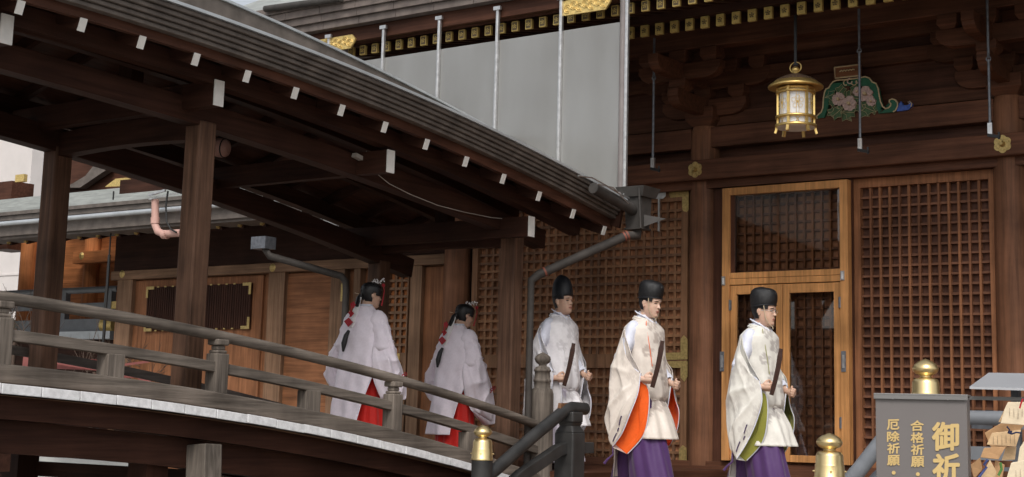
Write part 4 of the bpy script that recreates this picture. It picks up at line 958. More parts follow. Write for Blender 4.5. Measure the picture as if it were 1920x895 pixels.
for (pts, d_, col, lab) in ((((1888, 800), (1893, 806), (1890, 812), (1897, 814), (1905, 811), (1914, 812)), 7.15, (.015, .02, .06), 'dark blue tassel lying on the honey-coloured tablet'), (((1918, 748), (1914, 758), (1912, 766)), 7.25, (.5, .02, .03), 'short red cord at the top of the tablet pile'),
      (((1852, 862), (1845, 872), (1850, 876), (1838, 892), (1832, 900)), 7.0, (.05, .07, .2), 'blue and white cord hanging over the bottom left tablet'), (((1876, 868), (1878, 880), (1872, 892)), 7.0, (.08, .22, .05), 'green cord between the lower tablets')):
    m = MB(); m.tube([E(x, y, d_) for x, y in pts], .006 if 'red' not in lab else .004, 7)
    if 'tassel' in lab:
        for k in range(4): q = E(1891 + 2 * k, 808, d_); m.tube([q, q + Vector((random.uniform(-.006, .006), 0, -.014))], .003, 5)
    tag(m.build('cord', plain('cord_' + lab.split()[0], col, .7)), lab, 'cord')
# ============================================================ small fittings under the corridor roof
ls = thing('loudspeaker', 'round pink loudspeaker drum with black bands behind the second bridge post', 'loudspeaker', pX(415, 277, -10.2))
c_ = Vector(pX(412, 277, -10.2)); ax = Vector((.83, .25, -.1)).normalized()
m = MB(); m.tube([c_ - ax * .13, c_ + ax * .04, c_ + ax * .075, c_ + ax * .09], [.088, .090, .075, .04], 20); m.build('drum', MT['pink'], ls)
m = MB(); m.tube([c_ - ax * .03, c_ - ax * .02], .093, 20); m.tube([c_ + ax * .045, c_ + ax * .055], .089, 20); m.box(c_.x - .02, c_.x + .02, c_.y - .01, c_.y + .01, c_.z + .08, c_.z + .2); m.build('band', MT['black_metal'], ls)
m = MB()
cp = thing('wall_lamp', 'small pale lamp head on the plate beam with a cable drooping from it', 'lamp', pX(680, 300, -8.6))
c_ = Vector(pX(681, 299, -8.58)); m.beam([c_ - Vector((0, .12, -.02)), c_ + Vector((0, .08, -.02))], .05, .035); m.tube([c_, c_ + Vector((0, .04, .08))], .004, 5); m.build('head', MT['cable'], cp)
m = MB(); m.tube([pX(x, y, -8.6) for x, y in ((697, 308), (702, 322), (730, 345), (770, 365), (820, 385), (870, 398), (920, 408), (968, 413))], .004, 5); m.build('cable', MT['cable'], cp)
# pink drain pipe on its strap bracket
dpk = thing('drain_pipe', 'pink elbowed drain pipe hung from a perforated bracket behind the bridge posts', 'pipe', pY(290, 420, 14.1))
Yp_ = 14.1
m = MB(); m.tube([pY(x, y, Yp_) for x, y in ((291, 375), (291, 400), (291, 422), (296, 434), (306, 439), (340, 437))], .052, 14)
m.tube([pY(291, 408, Yp_), pY(291, 420, Yp_)], .062, 14); m.tube([pY(306, 440, Yp_), pY(314, 440, Yp_)], .062, 14); m.build('pipe', MT['pink'], dpk)
m = MB(); q0, q1 = pY(279, 374, Yp_ - .1), pY(334, 362, Yp_ + .25); m.beam([q0, q1], .04, .02); m.beam([pY(279, 366, Yp_ - .1), pY(310, 357, Yp_ - .1)], .03, .03); m.build('bracket', MT['steel'], dpk)
m = MB(); m.tube([pY(x, y, Yp_ - .08) for x, y in ((315, 358), (311, 385), (312, 415), (320, 430), (331, 436))], .013, 8); m.build('cable', MT['blackcable'], dpk)
# grey hopper and downpipe of the wing
dp2 = thing('wing_downpipe', 'grey rain hopper and bent downpipe on the wing, left of the first maiden', 'downpipe', pY(650, 530, 15.35))
m = MB(); h0 = pY(494, 455, 14.4)
m.box(h0[0] - .13, h0[0] + .13, 14.3, 14.5, h0[2] - .09, h0[2] + .07); m.build('hopper', MT['rod'], dp2)
m = MB(); pp = [pY(497, 466, 14.4), pY(505, 480, 14.4), pY(625, 514, 15.3), pY(640, 518, 15.35), pY(648, 528, 15.4), pY(649, 545, 15.4)]; m.tube([tuple(p) for p in pp] + [(pp[-1][0], 15.4, -.5)], .048, 12); m.build('pipe', MT['pipe_grey'], dp2)
# black pole and wall rod
x, z = fY(205, 478, 14.6); m = MB(); m.tube([(x, 14.6, GZ), (x, 14.6, z)], .022, 8); m.tube([(x, 14.6, z), (x, 14.6, 3.2)], .012, 8); tag(m.build('black_pole', MT['blackcable']), 'thin black pole standing between the annexe rail and the plank doors', 'pole')
# red steel frame and bare twigs beyond the bridge railing
rf_ = thing('red_steel_frame', 'faded red steel frame and bars behind the bridge railing', 'frame', pY(180, 690, 13.2))
Yq_ = 13.2
m = MB(); m.beam([pY(60, 680, Yq_), pY(188, 685, Yq_)], .3, .14); m.build('flat_panel', MT['red_steel'], rf_)
m = MB(); m.beam([pY(88, 678, Yq_ - .2), pY(270, 706, Yq_ - .2)], .03, .03); m.beam([pY(170, 706, Yq_ - .1), pY(260, 704, Yq_ - .1)], .04, .06); m.beam([pY(255, 700, Yq_ - .25), pY(282, 722, Yq_ - .25)], .05, .06); m.beam([pY(226, 685, Yq_ - .1), pY(280, 678, Yq_ + .2)], .03, .03)
m.beam([pY(60, 708, Yq_ - .1), pY(280, 735, Yq_ - .1)], .3, .12); m.build('bar', MT['red_steel'], rf_)
def shrub(px_, py_, Y, n, spread, h, lab, seed):
    rg = random.Random(seed); base = Vector(pY(px_, py_, Y)); base.z = GZ
    t = thing('bare_shrub', lab, 'shrub', base); m = MB()
    ztop = pY(px_, py_, Y)[2]
    m.tube([base, base + Vector((0, 0, ztop - GZ - .3))], .03, 6)
    for i in range(n):
        s = Vector((base.x + rg.uniform(-.3, .3) * spread, Y + rg.uniform(-.3, .3), ztop - rg.uniform(.2, .5))); d_ = Vector((rg.uniform(-1, 1), rg.uniform(-.4, .4), rg.uniform(.2, 1))).normalized(); L = h * rg.uniform(.4, 1)
        pts = [s]
        for k in range(4): d_ = (d_ + Vector((rg.uniform(-.3, .3), rg.uniform(-.2, .2), rg.uniform(-.2, .2)))).normalized(); pts.append(pts[-1] + d_ * L / 4)
        m.tube(pts, [.007, .006, .005, .004, .002], 4)
        for k in (1, 2, 3):
            e = (d_ + Vector((rg.uniform(-1, 1), 0, rg.uniform(-.6, 1)))).normalized() * L * .3; m.tube([pts[k], pts[k] + e], [.004, .0015], 4)
    m.build('twigs', MT['twig'], t)
shrub(180, 660, 15.2, 45, 4.0, .9, 'bare thorny shrub behind the red frame and bridge railing', 4)
shrub(32, 580, 15.0, 22, 1.2, .8, 'bare twigs at the far left edge by the annexe rail', 9)
# pale tarpaulin below the bridge
m = MB(); a_, b_ = pY(72, 856, 14.0), pY(252, 856, 14.0); rows = []
for k in range(12):
    t = k / 11; z1 = a_[2] + (b_[2] - a_[2]) * t - .02 * math.sin(5 * t); rows.append([(a_[0] + (b_[0] - a_[0]) * t, 14.0 + .02 * math.sin(9 * t), z1), (a_[0] + (b_[0] - a_[0]) * t, 14.0 + .03 * math.sin(7 * t), GZ)])
m.grid(rows); tag(m.build('tarpaulin', MT['tarp'], solid=.01), 'pale tarpaulin hanging below the bridge deck at bottom left', 'tarpaulin')
# unseen roof and wall shapes added behind the viewer, darkening reflections in panes and brass
backdrop = thing('reflection_backdrop', 'unseen dark roof and wall shapes added behind the viewer for reflections', 'building', (-22, -15, GZ))
m = MB(); m.prism([(-42, 4.7), (-33, 6.2), (-25, 8.2), (-22.4, 6.4), (-20.0, 5.5), (-19.8, 5.0), (-42, 4.3)], -17.5, -14, 'XZ'); m.build('roof', MT['roofbrown'], backdrop)  # outline shaped for a sloping dark reflection in the door glass
m = MB(); m.box(-40, -23.0, -17.4, -14.6, GZ, 4.8); m.build('wall', W('dark', 'X'), backdrop)
m = MB(); m.box(-23.0, -12, -17.0, -16.6, GZ, 3.4); m.build('low_backdrop', W('brown', 'X'), backdrop)  # low block added to darken the right-hand reflection
# ============================================================ PEOPLE
def mathn(nt, op, a=None, b=None):
    n = nt.nodes.new('ShaderNodeMath'); n.operation = op
    for i, v in enumerate((a, b)):
        if v is None: continue
        if isinstance(v, (int, float)): n.inputs[i].default_value = v
        else: nt.links.new(v, n.inputs[i])
    return n.outputs[0]
def skin_mat(name, col, eye_open=.0046):
    m, nt, b = newmat(name)
    at = nt.nodes.new('ShaderNodeAttribute'); at.attribute_name = 'hp'
    sp = nt.nodes.new('ShaderNodeSeparateXYZ'); nt.links.new(at.outputs['Vector'], sp.inputs[0])
    ay = mathn(nt, 'ABSOLUTE', sp.outputs[1])
    front = mathn(nt, 'GREATER_THAN', sp.outputs[0], .055)
    def mask(y, z, sy, sz, tilt=0.0, soft=.35):
        dy = mathn(nt, 'SUBTRACT', ay, y); dz = mathn(nt, 'SUBTRACT', sp.outputs[2], z)
        dz = mathn(nt, 'SUBTRACT', dz, mathn(nt, 'MULTIPLY', dy, tilt))
        q = mathn(nt, 'ADD', mathn(nt, 'POWER', mathn(nt, 'ABSOLUTE', mathn(nt, 'MULTIPLY', dy, 1 / sy)), 2.0), mathn(nt, 'POWER', mathn(nt, 'ABSOLUTE', mathn(nt, 'MULTIPLY', dz, 1 / sz)), 2.0))
        mr = nt.nodes.new('ShaderNodeMapRange'); mr.inputs['From Min'].default_value = 1 + soft; mr.inputs['From Max'].default_value = 1 - soft
        nt.links.new(q, mr.inputs['Value']); return mathn(nt, 'MULTIPLY', mr.outputs[0], front)
    nz = nt.nodes.new('ShaderNodeTexNoise'); nz.inputs['Scale'].default_value = 22
    tc = nt.nodes.new('ShaderNodeTexCoord'); nt.links.new(tc.outputs['Object'], nz.inputs['Vector'])
    rp = nt.nodes.new('ShaderNodeValToRGB'); c = np.array(col)
    rp.color_ramp.elements[0].position = .3; rp.color_ramp.elements[1].position = .7
    rp.color_ramp.elements[0].color = (*(c * .93), 1); rp.color_ramp.elements[1].color = (*(c * 1.06), 1); nt.links.new(nz.outputs[0], rp.inputs[0])
    cur = rp.outputs[0]
    for msk, colr in ((mask(.030, .047, .9, .0, ) if False else mask(0, .049, .025, .0085), (.36, .13, .10)), (mask(0, .0485, .024, .0017), (.12, .04, .035)),
                      (mask(.031, .1175, .0155, eye_open + .003), tuple(c * .62)), (mask(.031, .117, .0145, eye_open), (.03, .02, .016)), (mask(.033, .1385, .0185, .0038, -.18), (.03, .022, .02)),
                      (mask(.010, .0795, .006, .003), tuple(c * .35))):
        mx = nt.nodes.new('ShaderNodeMixRGB'); nt.links.new(msk, mx.inputs[0]); nt.links.new(cur, mx.inputs[1]); mx.inputs[2].default_value = (*colr, 1); cur = mx.outputs[0]
    nt.links.new(cur, b.inputs['Base Color']); b.inputs['Roughness'].default_value = .5; b.inputs['Subsurface Weight'].default_value = .12
    b.inputs['Subsurface Radius'].default_value = (.02, .008, .004); b.inputs['Subsurface Scale'].default_value = .5
    return m
def cloth(name, col, pat=None, rough=.6, sheen=.2, bump=.08, scale=45, spec=.3):
    m, nt, b = newmat(name); tc = nt.nodes.new('ShaderNodeTexCoord')
    nz = nt.nodes.new('ShaderNodeTexNoise'); nz.inputs['Scale'].default_value = scale; nz.inputs['Detail'].default_value = 4; nt.links.new(tc.outputs['Object'], nz.inputs['Vector'])
    n2 = nt.nodes.new('ShaderNodeTexNoise'); n2.inputs['Scale'].default_value = 7; n2.inputs['Detail'].default_value = 5; n2.inputs['Distortion'].default_value = 1.2; nt.links.new(tc.outputs['Object'], n2.inputs['Vector'])
    rp = nt.nodes.new('ShaderNodeValToRGB'); c = np.array(col); rp.color_ramp.elements[0].position = .3; rp.color_ramp.elements[1].position = .7
    rp.color_ramp.elements[0].color = (*(c * .95), 1); rp.color_ramp.elements[1].color = (*np.clip(c * 1.03, 0, 1), 1); nt.links.new(nz.outputs[0], rp.inputs[0]); cur = rp.outputs[0]
    if pat:
        at = nt.nodes.new('ShaderNodeAttribute'); at.attribute_name = 'pat'
        mx = nt.nodes.new('ShaderNodeMixRGB'); nt.links.new(at.outputs['Fac'], mx.inputs[0]); nt.links.new(cur, mx.inputs[1]); mx.inputs[2].default_value = (*pat, 1); cur = mx.outputs[0]
    nt.links.new(cur, b.inputs['Base Color']); b.inputs['Roughness'].default_value = rough; b.inputs['Sheen Weight'].default_value = sheen; b.inputs['Specular IOR Level'].default_value = spec
    bp = nt.nodes.new('ShaderNodeBump'); bp.inputs['Strength'].default_value = bump; bp.inputs['Distance'].default_value = .03; nt.links.new(n2.outputs[0], bp.inputs['Height']); nt.links.new(bp.outputs[0], b.inputs['Normal'])
    return m
SK = skin_mat('skin_warm', (.58, .37, .27)); SK2 = skin_mat('skin_downcast', (.62, .41, .31), .0022)
HAIR = plain('black_hair', (.012, .011, .012), .42, var=.3, scale=90)
def lerp_tab(tab, z):
    for a, b in zip(tab[:-1], tab[1:]):
        if z <= b[0]:
            t = (z - a[0]) / (b[0] - a[0]); t = max(0, min(1, t)); return [a[i] + (b[i] - a[i]) * t for i in range(1, len(a))]
    return list(tab[-1][1:])
HT = [(-.012, .055, -.015, .020), (-.004, .076, -.03, .034), (.01, .087, -.045, .046), (.035, .089, -.06, .058), (.06, .091, -.072, .066), (.09, .090, -.086, .071), (.12, .088, -.095, .075), (.15, .091, -.098, .077), (.18, .084, -.094, .075), (.205, .066, -.078, .064), (.222, .042, -.053, .044), (.232, .018, -.022, .018), (.235, .002, -.003, .003)]
def head_pt(z, t, k=1.0, feat=True):
    xf, xb, w = lerp_tab(HT, z); c, s = math.cos(t), math.sin(t); n = 2.35
    r = (abs(c) ** n + abs(s) ** n) ** (-1 / n); x = c * r * (xf if c > 0 else -xb); y = s * r * w
    if feat and c > .3:
        g = lambda a, b, q: math.exp(-((a - b) / q) ** 2)
        x += .010 * g(z, .139, .012) * g(abs(y), .028, .025) - .009 * g(z, .118, .012) * g(abs(y), .030, .014)
        x += .007 * g(z, .048, .013) * g(y, 0, .022) + .006 * g(z, .012, .012) * g(y, 0, .02) - .004 * g(z, .030, .006) * g(y, 0, .02) + .004 * g(z, .09, .016) * g(abs(y), .043, .016)
    return Vector((x * k, y * k, z))
def hand(mb, wrist, fwd, palm_n, thumb_side, curl, s=1.0):
    """palm + four unequal fingers and a thumb; palm_n = direction the palm faces, curl in radians per joint"""
    f = Vector(fwd).normalized(); n = Vector(palm_n); n = (n - f * n.dot(f)).normalized(); w = f.cross(n) * thumb_side; W0 = Vector(wrist)
    mb.tube([W0 - f * .03 * s, W0 + f * .01 * s, W0 + f * .045 * s, W0 + f * .085 * s], [.024 * s, .026 * s, .030 * s, .026 * s], 12)
    mb.tube([W0 + f * .03 * s - w * .024 * s, W0 + f * .085 * s - w * .030 * s], [.017 * s, .014 * s], 10); mb.tube([W0 + f * .03 * s + w * .022 * s, W0 + f * .085 * s + w * .028 * s], [.019 * s, .014 * s], 10)
    for k, (off, L) in enumerate(((.030, .070), (.010, .078), (-.010, .072), (-.029, .056))):
        p = W0 + f * .085 * s + w * off * s; d = f.copy(); pts = [p - f * .02 * s, p]; c = curl * (1 + .08 * k)
        for seg in (.45, .32, .23):
            d = (d * math.cos(c) + n * math.sin(c) * (1)).normalized() if seg == .45 else (Matrix.Rotation(c, 3, f.cross(n)) @ d).normalized()
            p = p + d * L * seg * s; pts.append(p)
        mb.tube(pts, [.0105 * s, .0105 * s, .0095 * s, .0088 * s, .0072 * s], 10)
    p = W0 + f * .025 * s + w * .025 * s; d = (f * .6 + w * .65 + n * .4).normalized(); p1 = p + d * .035 * s; d2 = (f * .75 + w * .05 + n * .75).normalized(); p2 = p1 + d2 * .030 * s; d3 = (f * .5 - w * .45 + n * .7).normalized()
    mb.tube([p, p1, p2, p2 + d3 * .024 * s], [.014 * s, .012 * s, .0105 * s, .008 * s], 10)
def body(root, mat, head_rot=(0, 0, 0), head_at=(0.02, 0, 1.50), armR=None, armL=None, step=.12, hands=True, voxel=.0055, curlR=1.15, curlL=.95, hs=1.0):
    mb = MB(); Hm = Matrix.Translation(Vector(head_at)) @ Matrix.Rotation(R(head_rot[2]), 4, 'Z') @ Matrix.Rotation(R(head_rot[1]), 4, 'Y') @ Matrix.Scale(hs, 4)
    rows = []
    zs = [-.012 + .247 * (i / 44) for i in range(45)]
    for z in zs: rows.append([Hm @ head_pt(z, 2 * math.pi * k / 56) for k in range(56)])
    mb.grid(rows, closed=True); mb.add(rows[0], [tuple(range(56))]); mb.add(rows[-1], [tuple(range(56))])
    # nose
    nr = []
    for (z, x, w, tip) in ((.132, .088, .006, .006), (.120, .087, .007, .009), (.105, .087, .009, .015), (.092, .087, .013, .024), (.084, .087, .017, .029), (.078, .087, .015, .024), (.074, .087, .010, .012)):
        nr.append([Hm @ Vector((x - .012 + (.012 + tip) * max(0, math.cos(a)) ** .8, w * math.sin(a), z)) for a in np.linspace(-math.pi / 2, 1.5 * math.pi, 17)[:-1]])
    mb.grid(nr, closed=True); mb.add(nr[0], [tuple(range(16))]); mb.add(nr[-1], [tuple(range(16))])
    for s in (-1, 1):   # ears
        for (dx, dz, rx, rz) in ((-.012, .112, .017, .023), (-.006, .088, .010, .014)):
            er_ = [[Hm @ Vector((dx + rx * q * math.cos(a), s * (.074 + t), dz + rz * q * math.sin(a))) for a in np.linspace(0, 2 * math.pi, 15)[:-1]] for t, q in ((-.01, .7), (.004, .9), (.011, 1), (.013, .8))]
            mb.grid(er_, closed=True); mb.add(er_[0], [tuple(range(14))]); mb.add(er_[-1], [tuple(range(14))])
    hb = Hm @ Vector((-.020, 0, .055)); mb.tube([hb, hb * .5 + Vector((-.03, 0, 1.40)) * .5, Vector((-.035, 0, 1.38))], [.056, .054, .066], 20)
    # torso
    tr = []
    for z, rx, ry in ((1.44, .05, .07), (1.40, .085, .15), (1.33, .105, .185), (1.2, .115, .175), (1.05, .105, .15), (.95, .115, .165), (.84, .12, .17), (.80, .08, .14)):
        tr.append([Vector((-.02 + rx * math.cos(a), ry * math.sin(a), z)) for a in np.linspace(0, 2 * math.pi, 29)[:-1]])
    mb.grid(tr, closed=True); mb.add(tr[0], [tuple(range(28))]); mb.add(tr[-1], [tuple(range(28))])
    for s, arm, cl in ((-1, armR, curlR), (1, armL, curlL)):
        sh, el, wr, fd, pn = arm
        mb.tube([Vector((-.02, s * .13, 1.37)), Vector(sh), (Vector(sh) + Vector(el)) / 2, Vector(el), (Vector(el) * .6 + Vector(wr) * .4), Vector(wr)], [.055, .055, .046, .040, .038, .026], 14)
        hand(mb, wr, fd, pn, -s, cl)
    for s, dx in ((-1, step), (1, -step)):
        kn = Vector((dx * .7 + .03, s * .09, .47)); an = Vector((dx, s * .09, .09))
        mb.tube([Vector((-.01, s * .085, .86)), Vector((dx * .35, s * .09, .68)), kn, kn * .45 + an * .55, an], [.09, .082, .056, .055, .036], 14)
        mb.tube([an + Vector((-.055, 0, -.045)), an + Vector((.0, 0, -.035)), an + Vector((.09, 0, -.055)), an + Vector((.17, 0, -.066))], [.030, .036, .034, .020], 12)
    tmp = mb.build('tmp', mat); md = tmp.modifiers.new('r', 'REMESH'); md.mode = 'VOXEL'; md.voxel_size = voxel; md.use_smooth_shade = True
    sm = tmp.modifiers.new('s', 'SMOOTH'); sm.factor = .5; sm.iterations = 2
    dg = bpy.context.evaluated_depsgraph_get(); dg.update(); me = bpy.data.meshes.new_from_object(tmp.evaluated_get(dg)); bpy.data.objects.remove(tmp)
    me.name = 'body'; me.materials.clear(); me.materials.append(mat)
    n = len(me.vertices); co_ = np.empty(n * 3); me.vertices.foreach_get('co', co_); co_ = co_.reshape(-1, 3)
    inv = np.array(Hm.inverted()); hp = co_ @ inv[:3, :3].T + inv[:3, 3]
    at = me.attributes.new('hp', 'FLOAT_VECTOR', 'POINT'); at.data.foreach_set('vector', hp.ravel())
    me.polygons.foreach_set('use_smooth', [True] * len(me.polygons))
    o = bpy.data.objects.new('body', me); COL.objects.link(o); o.parent = root; OFF[o.name] = Vector((0, 0, 0)); return o, Hm
def hair(root, Hm, cond, k=1.07, name='hair', dz=.004):
    m = MB(); N = 64; zs = [i * .006 for i in range(0, 41)]
    P = [[Hm @ (head_pt(min(z, .2349), 2 * math.pi * j / N, k, False) + Vector((0, 0, dz))) for j in range(N)] for z in zs]
    for i in range(len(zs) - 1):
        for j in range(N):
            a = 2 * math.pi * (j + .5) / N; a = a if a < math.pi else 2 * math.pi - a
            if cond(zs[i], a): m.add([P[i][j], P[i][(j + 1) % N], P[i + 1][(j + 1) % N], P[i + 1][j]], [(0, 1, 2, 3)], smooth=True)
    import bmesh
    o = m.build(name, HAIR, root); bm = bmesh.new(); bm.from_mesh(o.data); bmesh.ops.remove_doubles(bm, verts=bm.verts, dist=1e-5); bm.to_mesh(o.data); bm.free()
    md = o.modifiers.new('s', 'SOLIDIFY'); md.thickness = .008; md.offset = 0
    return o
def cat_curve(pts, t):
    n = len(pts) - 1; x = t * n; i = min(int(x), n - 1); f = x - i; P = [Vector(pts[max(0, i - 1)]), Vector(pts[i]), Vector(pts[i + 1]), Vector(pts[min(n, i + 2)])]
    return .5 * ((2 * P[1]) + (P[2] - P[0]) * f + (2 * P[0] - 5 * P[1] + 4 * P[2] - P[3]) * f * f + (3 * P[1] - P[0] - 3 * P[2] + P[3]) * f ** 3)
def blossom(s, z, centers, r=.036):
    for (a, b, k) in centers:
        d2 = (s - a) ** 2 + (z - b) ** 2
        if d2 > (r * k * 2.1) ** 2: continue
        for q in range(5):
            t = math.pi / 2 + q * 2 * math.pi / 5 + a * 7; rr = r * k * 1.12
            if (s - a - rr * math.cos(t)) ** 2 + (z - b - rr * math.sin(t)) ** 2 < (r * k * .60) ** 2: return 1.0
        if d2 < (r * k * .35) ** 2: return 1.0
    return 0.0
def sheet(mb, T, B, C, bulge, nu=46, nv=64, fold=.020, ph=0.0, off=0.0, closed_bottom=None):
    """Coons-like cloth patch: T top edge (u), B back edge (v), C cuff edge (v); bulge = vector at the middle"""
    rows = []; b0 = cat_curve(B, 1); c0 = cat_curve(C, 1)
    for i in range(nv + 1):
        v = i / nv; row = []; Bv = cat_curve(B, v); Cv = cat_curve(C, v)
        for j in range(nu + 1):
            u = j / nu; Tv = cat_curve(T, u); Bo = b0.lerp(c0, u)
            p = Bv.lerp(Cv, u) + Tv.lerp(Bo, v) - (cat_curve(T, 0) * (1 - u) * (1 - v) + cat_curve(T, 1) * u * (1 - v) + b0 * (1 - u) * v + c0 * u * v)
            env = math.sin(math.pi * min(1, max(0, u))) ** .6 * math.sin(math.pi * min(1, .12 + v * .88)) ** .5
            th = math.atan2(v + .02, 1.08 - u); rr_ = math.hypot(v, 1 - u); th2 = math.atan2(v + .02, u + .12)
            rad = (1 - abs(math.sin(th * 8.5 + ph))) ** 2 * min(1, rr_ * 2.2) * 1.5 + (1 - abs(math.sin(th2 * 7 + ph * 2))) ** 2 * min(1, math.hypot(v, u) * 2) * max(0, 1 - v) * 1.3
            fl = rad - .6 + math.sin(u * 9 + v * 4 + ph) * .5 + math.sin(u * 17 - v * 5 + 2 * ph + 1.5 * math.sin(v * 5 + ph)) * .5 + math.sin(v * 11 + u * 6 + ph * 3) * .35 + .5 * math.sin(v * 7 - u * 13 + ph)
            p = p + Vector(bulge) * (env + off) + Vector(bulge).normalized() * fold * fl * env * (.5 + v)
            row.append(p)
        rows.append(row)
    mb.grid(rows); return rows
def sleeve(root, T, B, C, C2, bulge, bulge2, mat, lining, ph, centers=(), trim=None, sproj=(.86, .51), band=None, name='sleeve'):
    m = MB(); out = sheet(m, T, B, C, bulge, ph=ph); inn = sheet(m, T, B, C2, bulge2, ph=ph + 2)
    m.grid([out[-1], inn[-1]])
    pat = [.4 * blossom(p[0] * sproj[0] + p[1] * sproj[1], p[2], centers) for p in m.v]
    o = m.build(name, mat, root, attrs={'pat': pat}, solid=.004)
    l = MB(); nb = Vector(bulge).normalized()
    for src, sg_ in ((inn, 1), (out, -1)):
        l.grid([[Vector(p) + nb * .008 * sg_ for p in r[9:]] for r in src[13:]])
    l.build('sleeve_lining', lining, root, solid=.002)
    tr = MB(); tr.tube([r[-1] for r in out[::3]], .004, 6); tr.tube([r[-1] for r in inn[::3]], .004, 6); tr.build('cuff_piping', trim or mat, root)
    if band:     # dark lacing stitched near the cuff corner
        cd = MB()
        for (v0, v1, uu) in band:
            i0, i1 = int(v0 * 64), int(v1 * 64); jj = int(uu * 46); a, b = out[i0][jj], out[i1][jj]; cd.tube([Vector(a) + nb * .008, (Vector(a) + Vector(b)) / 2 + nb * .011, Vector(b) + nb * .008], .0055, 6)
        cd.build('sleeve_cord', cloth('dark_cord', (.05, .02, .09)), root)
    return o
def robe(root, name, rings, mat, folds=.01, nf=9, ph=0.0, centers=(), az=None, cx=-.02, seg=96, lv=70, sproj=(.86, .51), solid=.004, ztop_open=True):
    zs = np.linspace(rings[0][0], rings[-1][0], lv); tab = sorted([tuple(r) for r in rings]); rows = []
    for z in zs:
        v = lerp_tab(tab, z); rx, ry = v[0], v[1]; ox = v[2] if len(v) > 2 else 0; t = (rings[0][0] - z) / (rings[0][0] - rings[-1][0])
        a0, a1 = (0, 2 * math.pi) if az is None else (az[0], az[1](z)); row = []
        for k in range(seg if az is None else seg + 1):
            a = a0 + (a1 - a0) * k / seg
            d = folds * (t ** 1.2) * (math.sin(nf * a + ph + 1.4 * math.sin(3 * z + ph)) + .55 * math.sin((nf * 2 + 1) * a + 2 * ph - z * 2)) + .004 * math.sin(31 * z + 4 * a) * math.sin(5 * a + ph)
            row.append(Vector((cx + ox + (rx + d) * math.cos(a), (ry + d) * math.sin(a), z)))
        rows.append(row)
    m = MB(); m.grid(rows, closed=az is None); pat = [blossom(p[0] * sproj[0] + p[1] * sproj[1], p[2], centers) for p in m.v]
    return m.build(name, mat, root, attrs={'pat': pat}, solid=solid), rows
def hakama(root, mat, step, top=.92, hem=.07, wid=.155, ph=0):
    m = MB()
    for s, dx in ((-1, step), (1, -step)):
        rows = []
        for i in range(46):
            t = i / 45; z = top + (hem - top) * t; cxl = dx * t ** 1.1 + .0; rx = .125 + .07 * t; ry = .10 + (wid - .10) * min(1, t * 1.2); row = []
            for k in range(72):
                a = 2 * math.pi * k / 72; pl = abs(((a * 9 / (2 * math.pi) + .3 * s) % 1) - .5) * 2
                d = .022 * (pl - .5) * min(1, t * 2 + .2) + .008 * math.sin(6 * t + 3 * a + ph)
                row.append(Vector((-.02 + cxl + (rx + d) * math.cos(a), s * .085 + (ry + d) * math.sin(a), z + .015 * math.cos(a) * t)))
            rows.append(row)
        m.grid(rows, closed=True)
    return m.build('hakama', mat, root, solid=.004)
def arm_cloth(root, arms, mat, r=(.082, .098, .090, .060), name='under_sleeve'):  # noqa
    for s, arm in arms:
        sh, el, wr = Vector(arm[0]), Vector(arm[1]), Vector(arm[2]); path = [Vector((-.02, s * .12, sh.z + .015)), sh, sh.lerp(el, .5), el, el.lerp(wr, .45), el.lerp(wr, .82)]
        rr = [.070, r[0], r[1] * .92, r[1], r[2] * .9, r[3]]; rows = []
        for i in range(33):
            t = i / 32; c_ = cat_curve(path, t); c2 = cat_curve(path, min(1, t + .02)); c1 = cat_curve(path, max(0, t - .02)); d = (c2 - c1).normalized(); u = Vector((0, 0, 1)); u = (u - d * u.dot(d)).normalized(); w = d.cross(u)
            k = t * 5; i0 = min(4, int(k)); q = rr[i0] + (rr[i0 + 1] - rr[i0]) * (k - i0); q *= 1 + .05 * math.sin(t * 34 + 1.3) + .03 * math.sin(t * 57)
            rows.append([c_ + (u * math.cos(a) + w * math.sin(a)) * (q + .006 * math.sin(3 * a + 12 * t)) for a in np.linspace(0, 2 * math.pi, 29)[:-1]])
        m = MB(); m.grid(rows, closed=True); m.build(name, mat, root)
def footwear(root, step, mat):
    for s, dx in ((-1, step), (1, -step)):
        m = MB(); rows = []
        for (z, k) in ((0, 1), (.02, 1.02), (.05, .95), (.075, .7)):
            rows.append([Vector((dx + .05 + .145 * k * math.cos(a), s * .09 + .052 * k * math.sin(a), z)) for a in np.linspace(0, 2 * math.pi, 25)[:-1]])
        m.grid(rows, closed=True); m.add(rows[0], [tuple(range(24))]); m.add(rows[-1], [tuple(range(24))]); m.build('shoe', mat, root)
def lace_mat():
    m, nt, b = newmat('black_lacquered_lace'); tc = nt.nodes.new('ShaderNodeTexCoord'); v = nt.nodes.new('ShaderNodeTexVoronoi'); v.inputs['Scale'].default_value = 130; v.feature = 'DISTANCE_TO_EDGE'
    nt.links.new(tc.outputs['Object'], v.inputs['Vector']); bp = nt.nodes.new('ShaderNodeBump'); bp.inputs['Strength'].default_value = .6; bp.inputs['Distance'].default_value = .006
    nt.links.new(v.outputs['Distance'], bp.inputs['Height']); nt.links.new(bp.outputs[0], b.inputs['Normal']); b.inputs['Base Color'].default_value = (.010, .010, .011, 1); b.inputs['Roughness'].default_value = .36; b.inputs['Specular IOR Level'].default_value = .45
    return m
LACE = lace_mat(); SATIN = plain('black_silk_gauze', (.012, .014, .018), .5, var=.2)
CREAMC = cloth('cream_cord', (.55, .44, .30)); SHOE = plain('black_lacquer_shoe', (.015, .014, .014), .3)
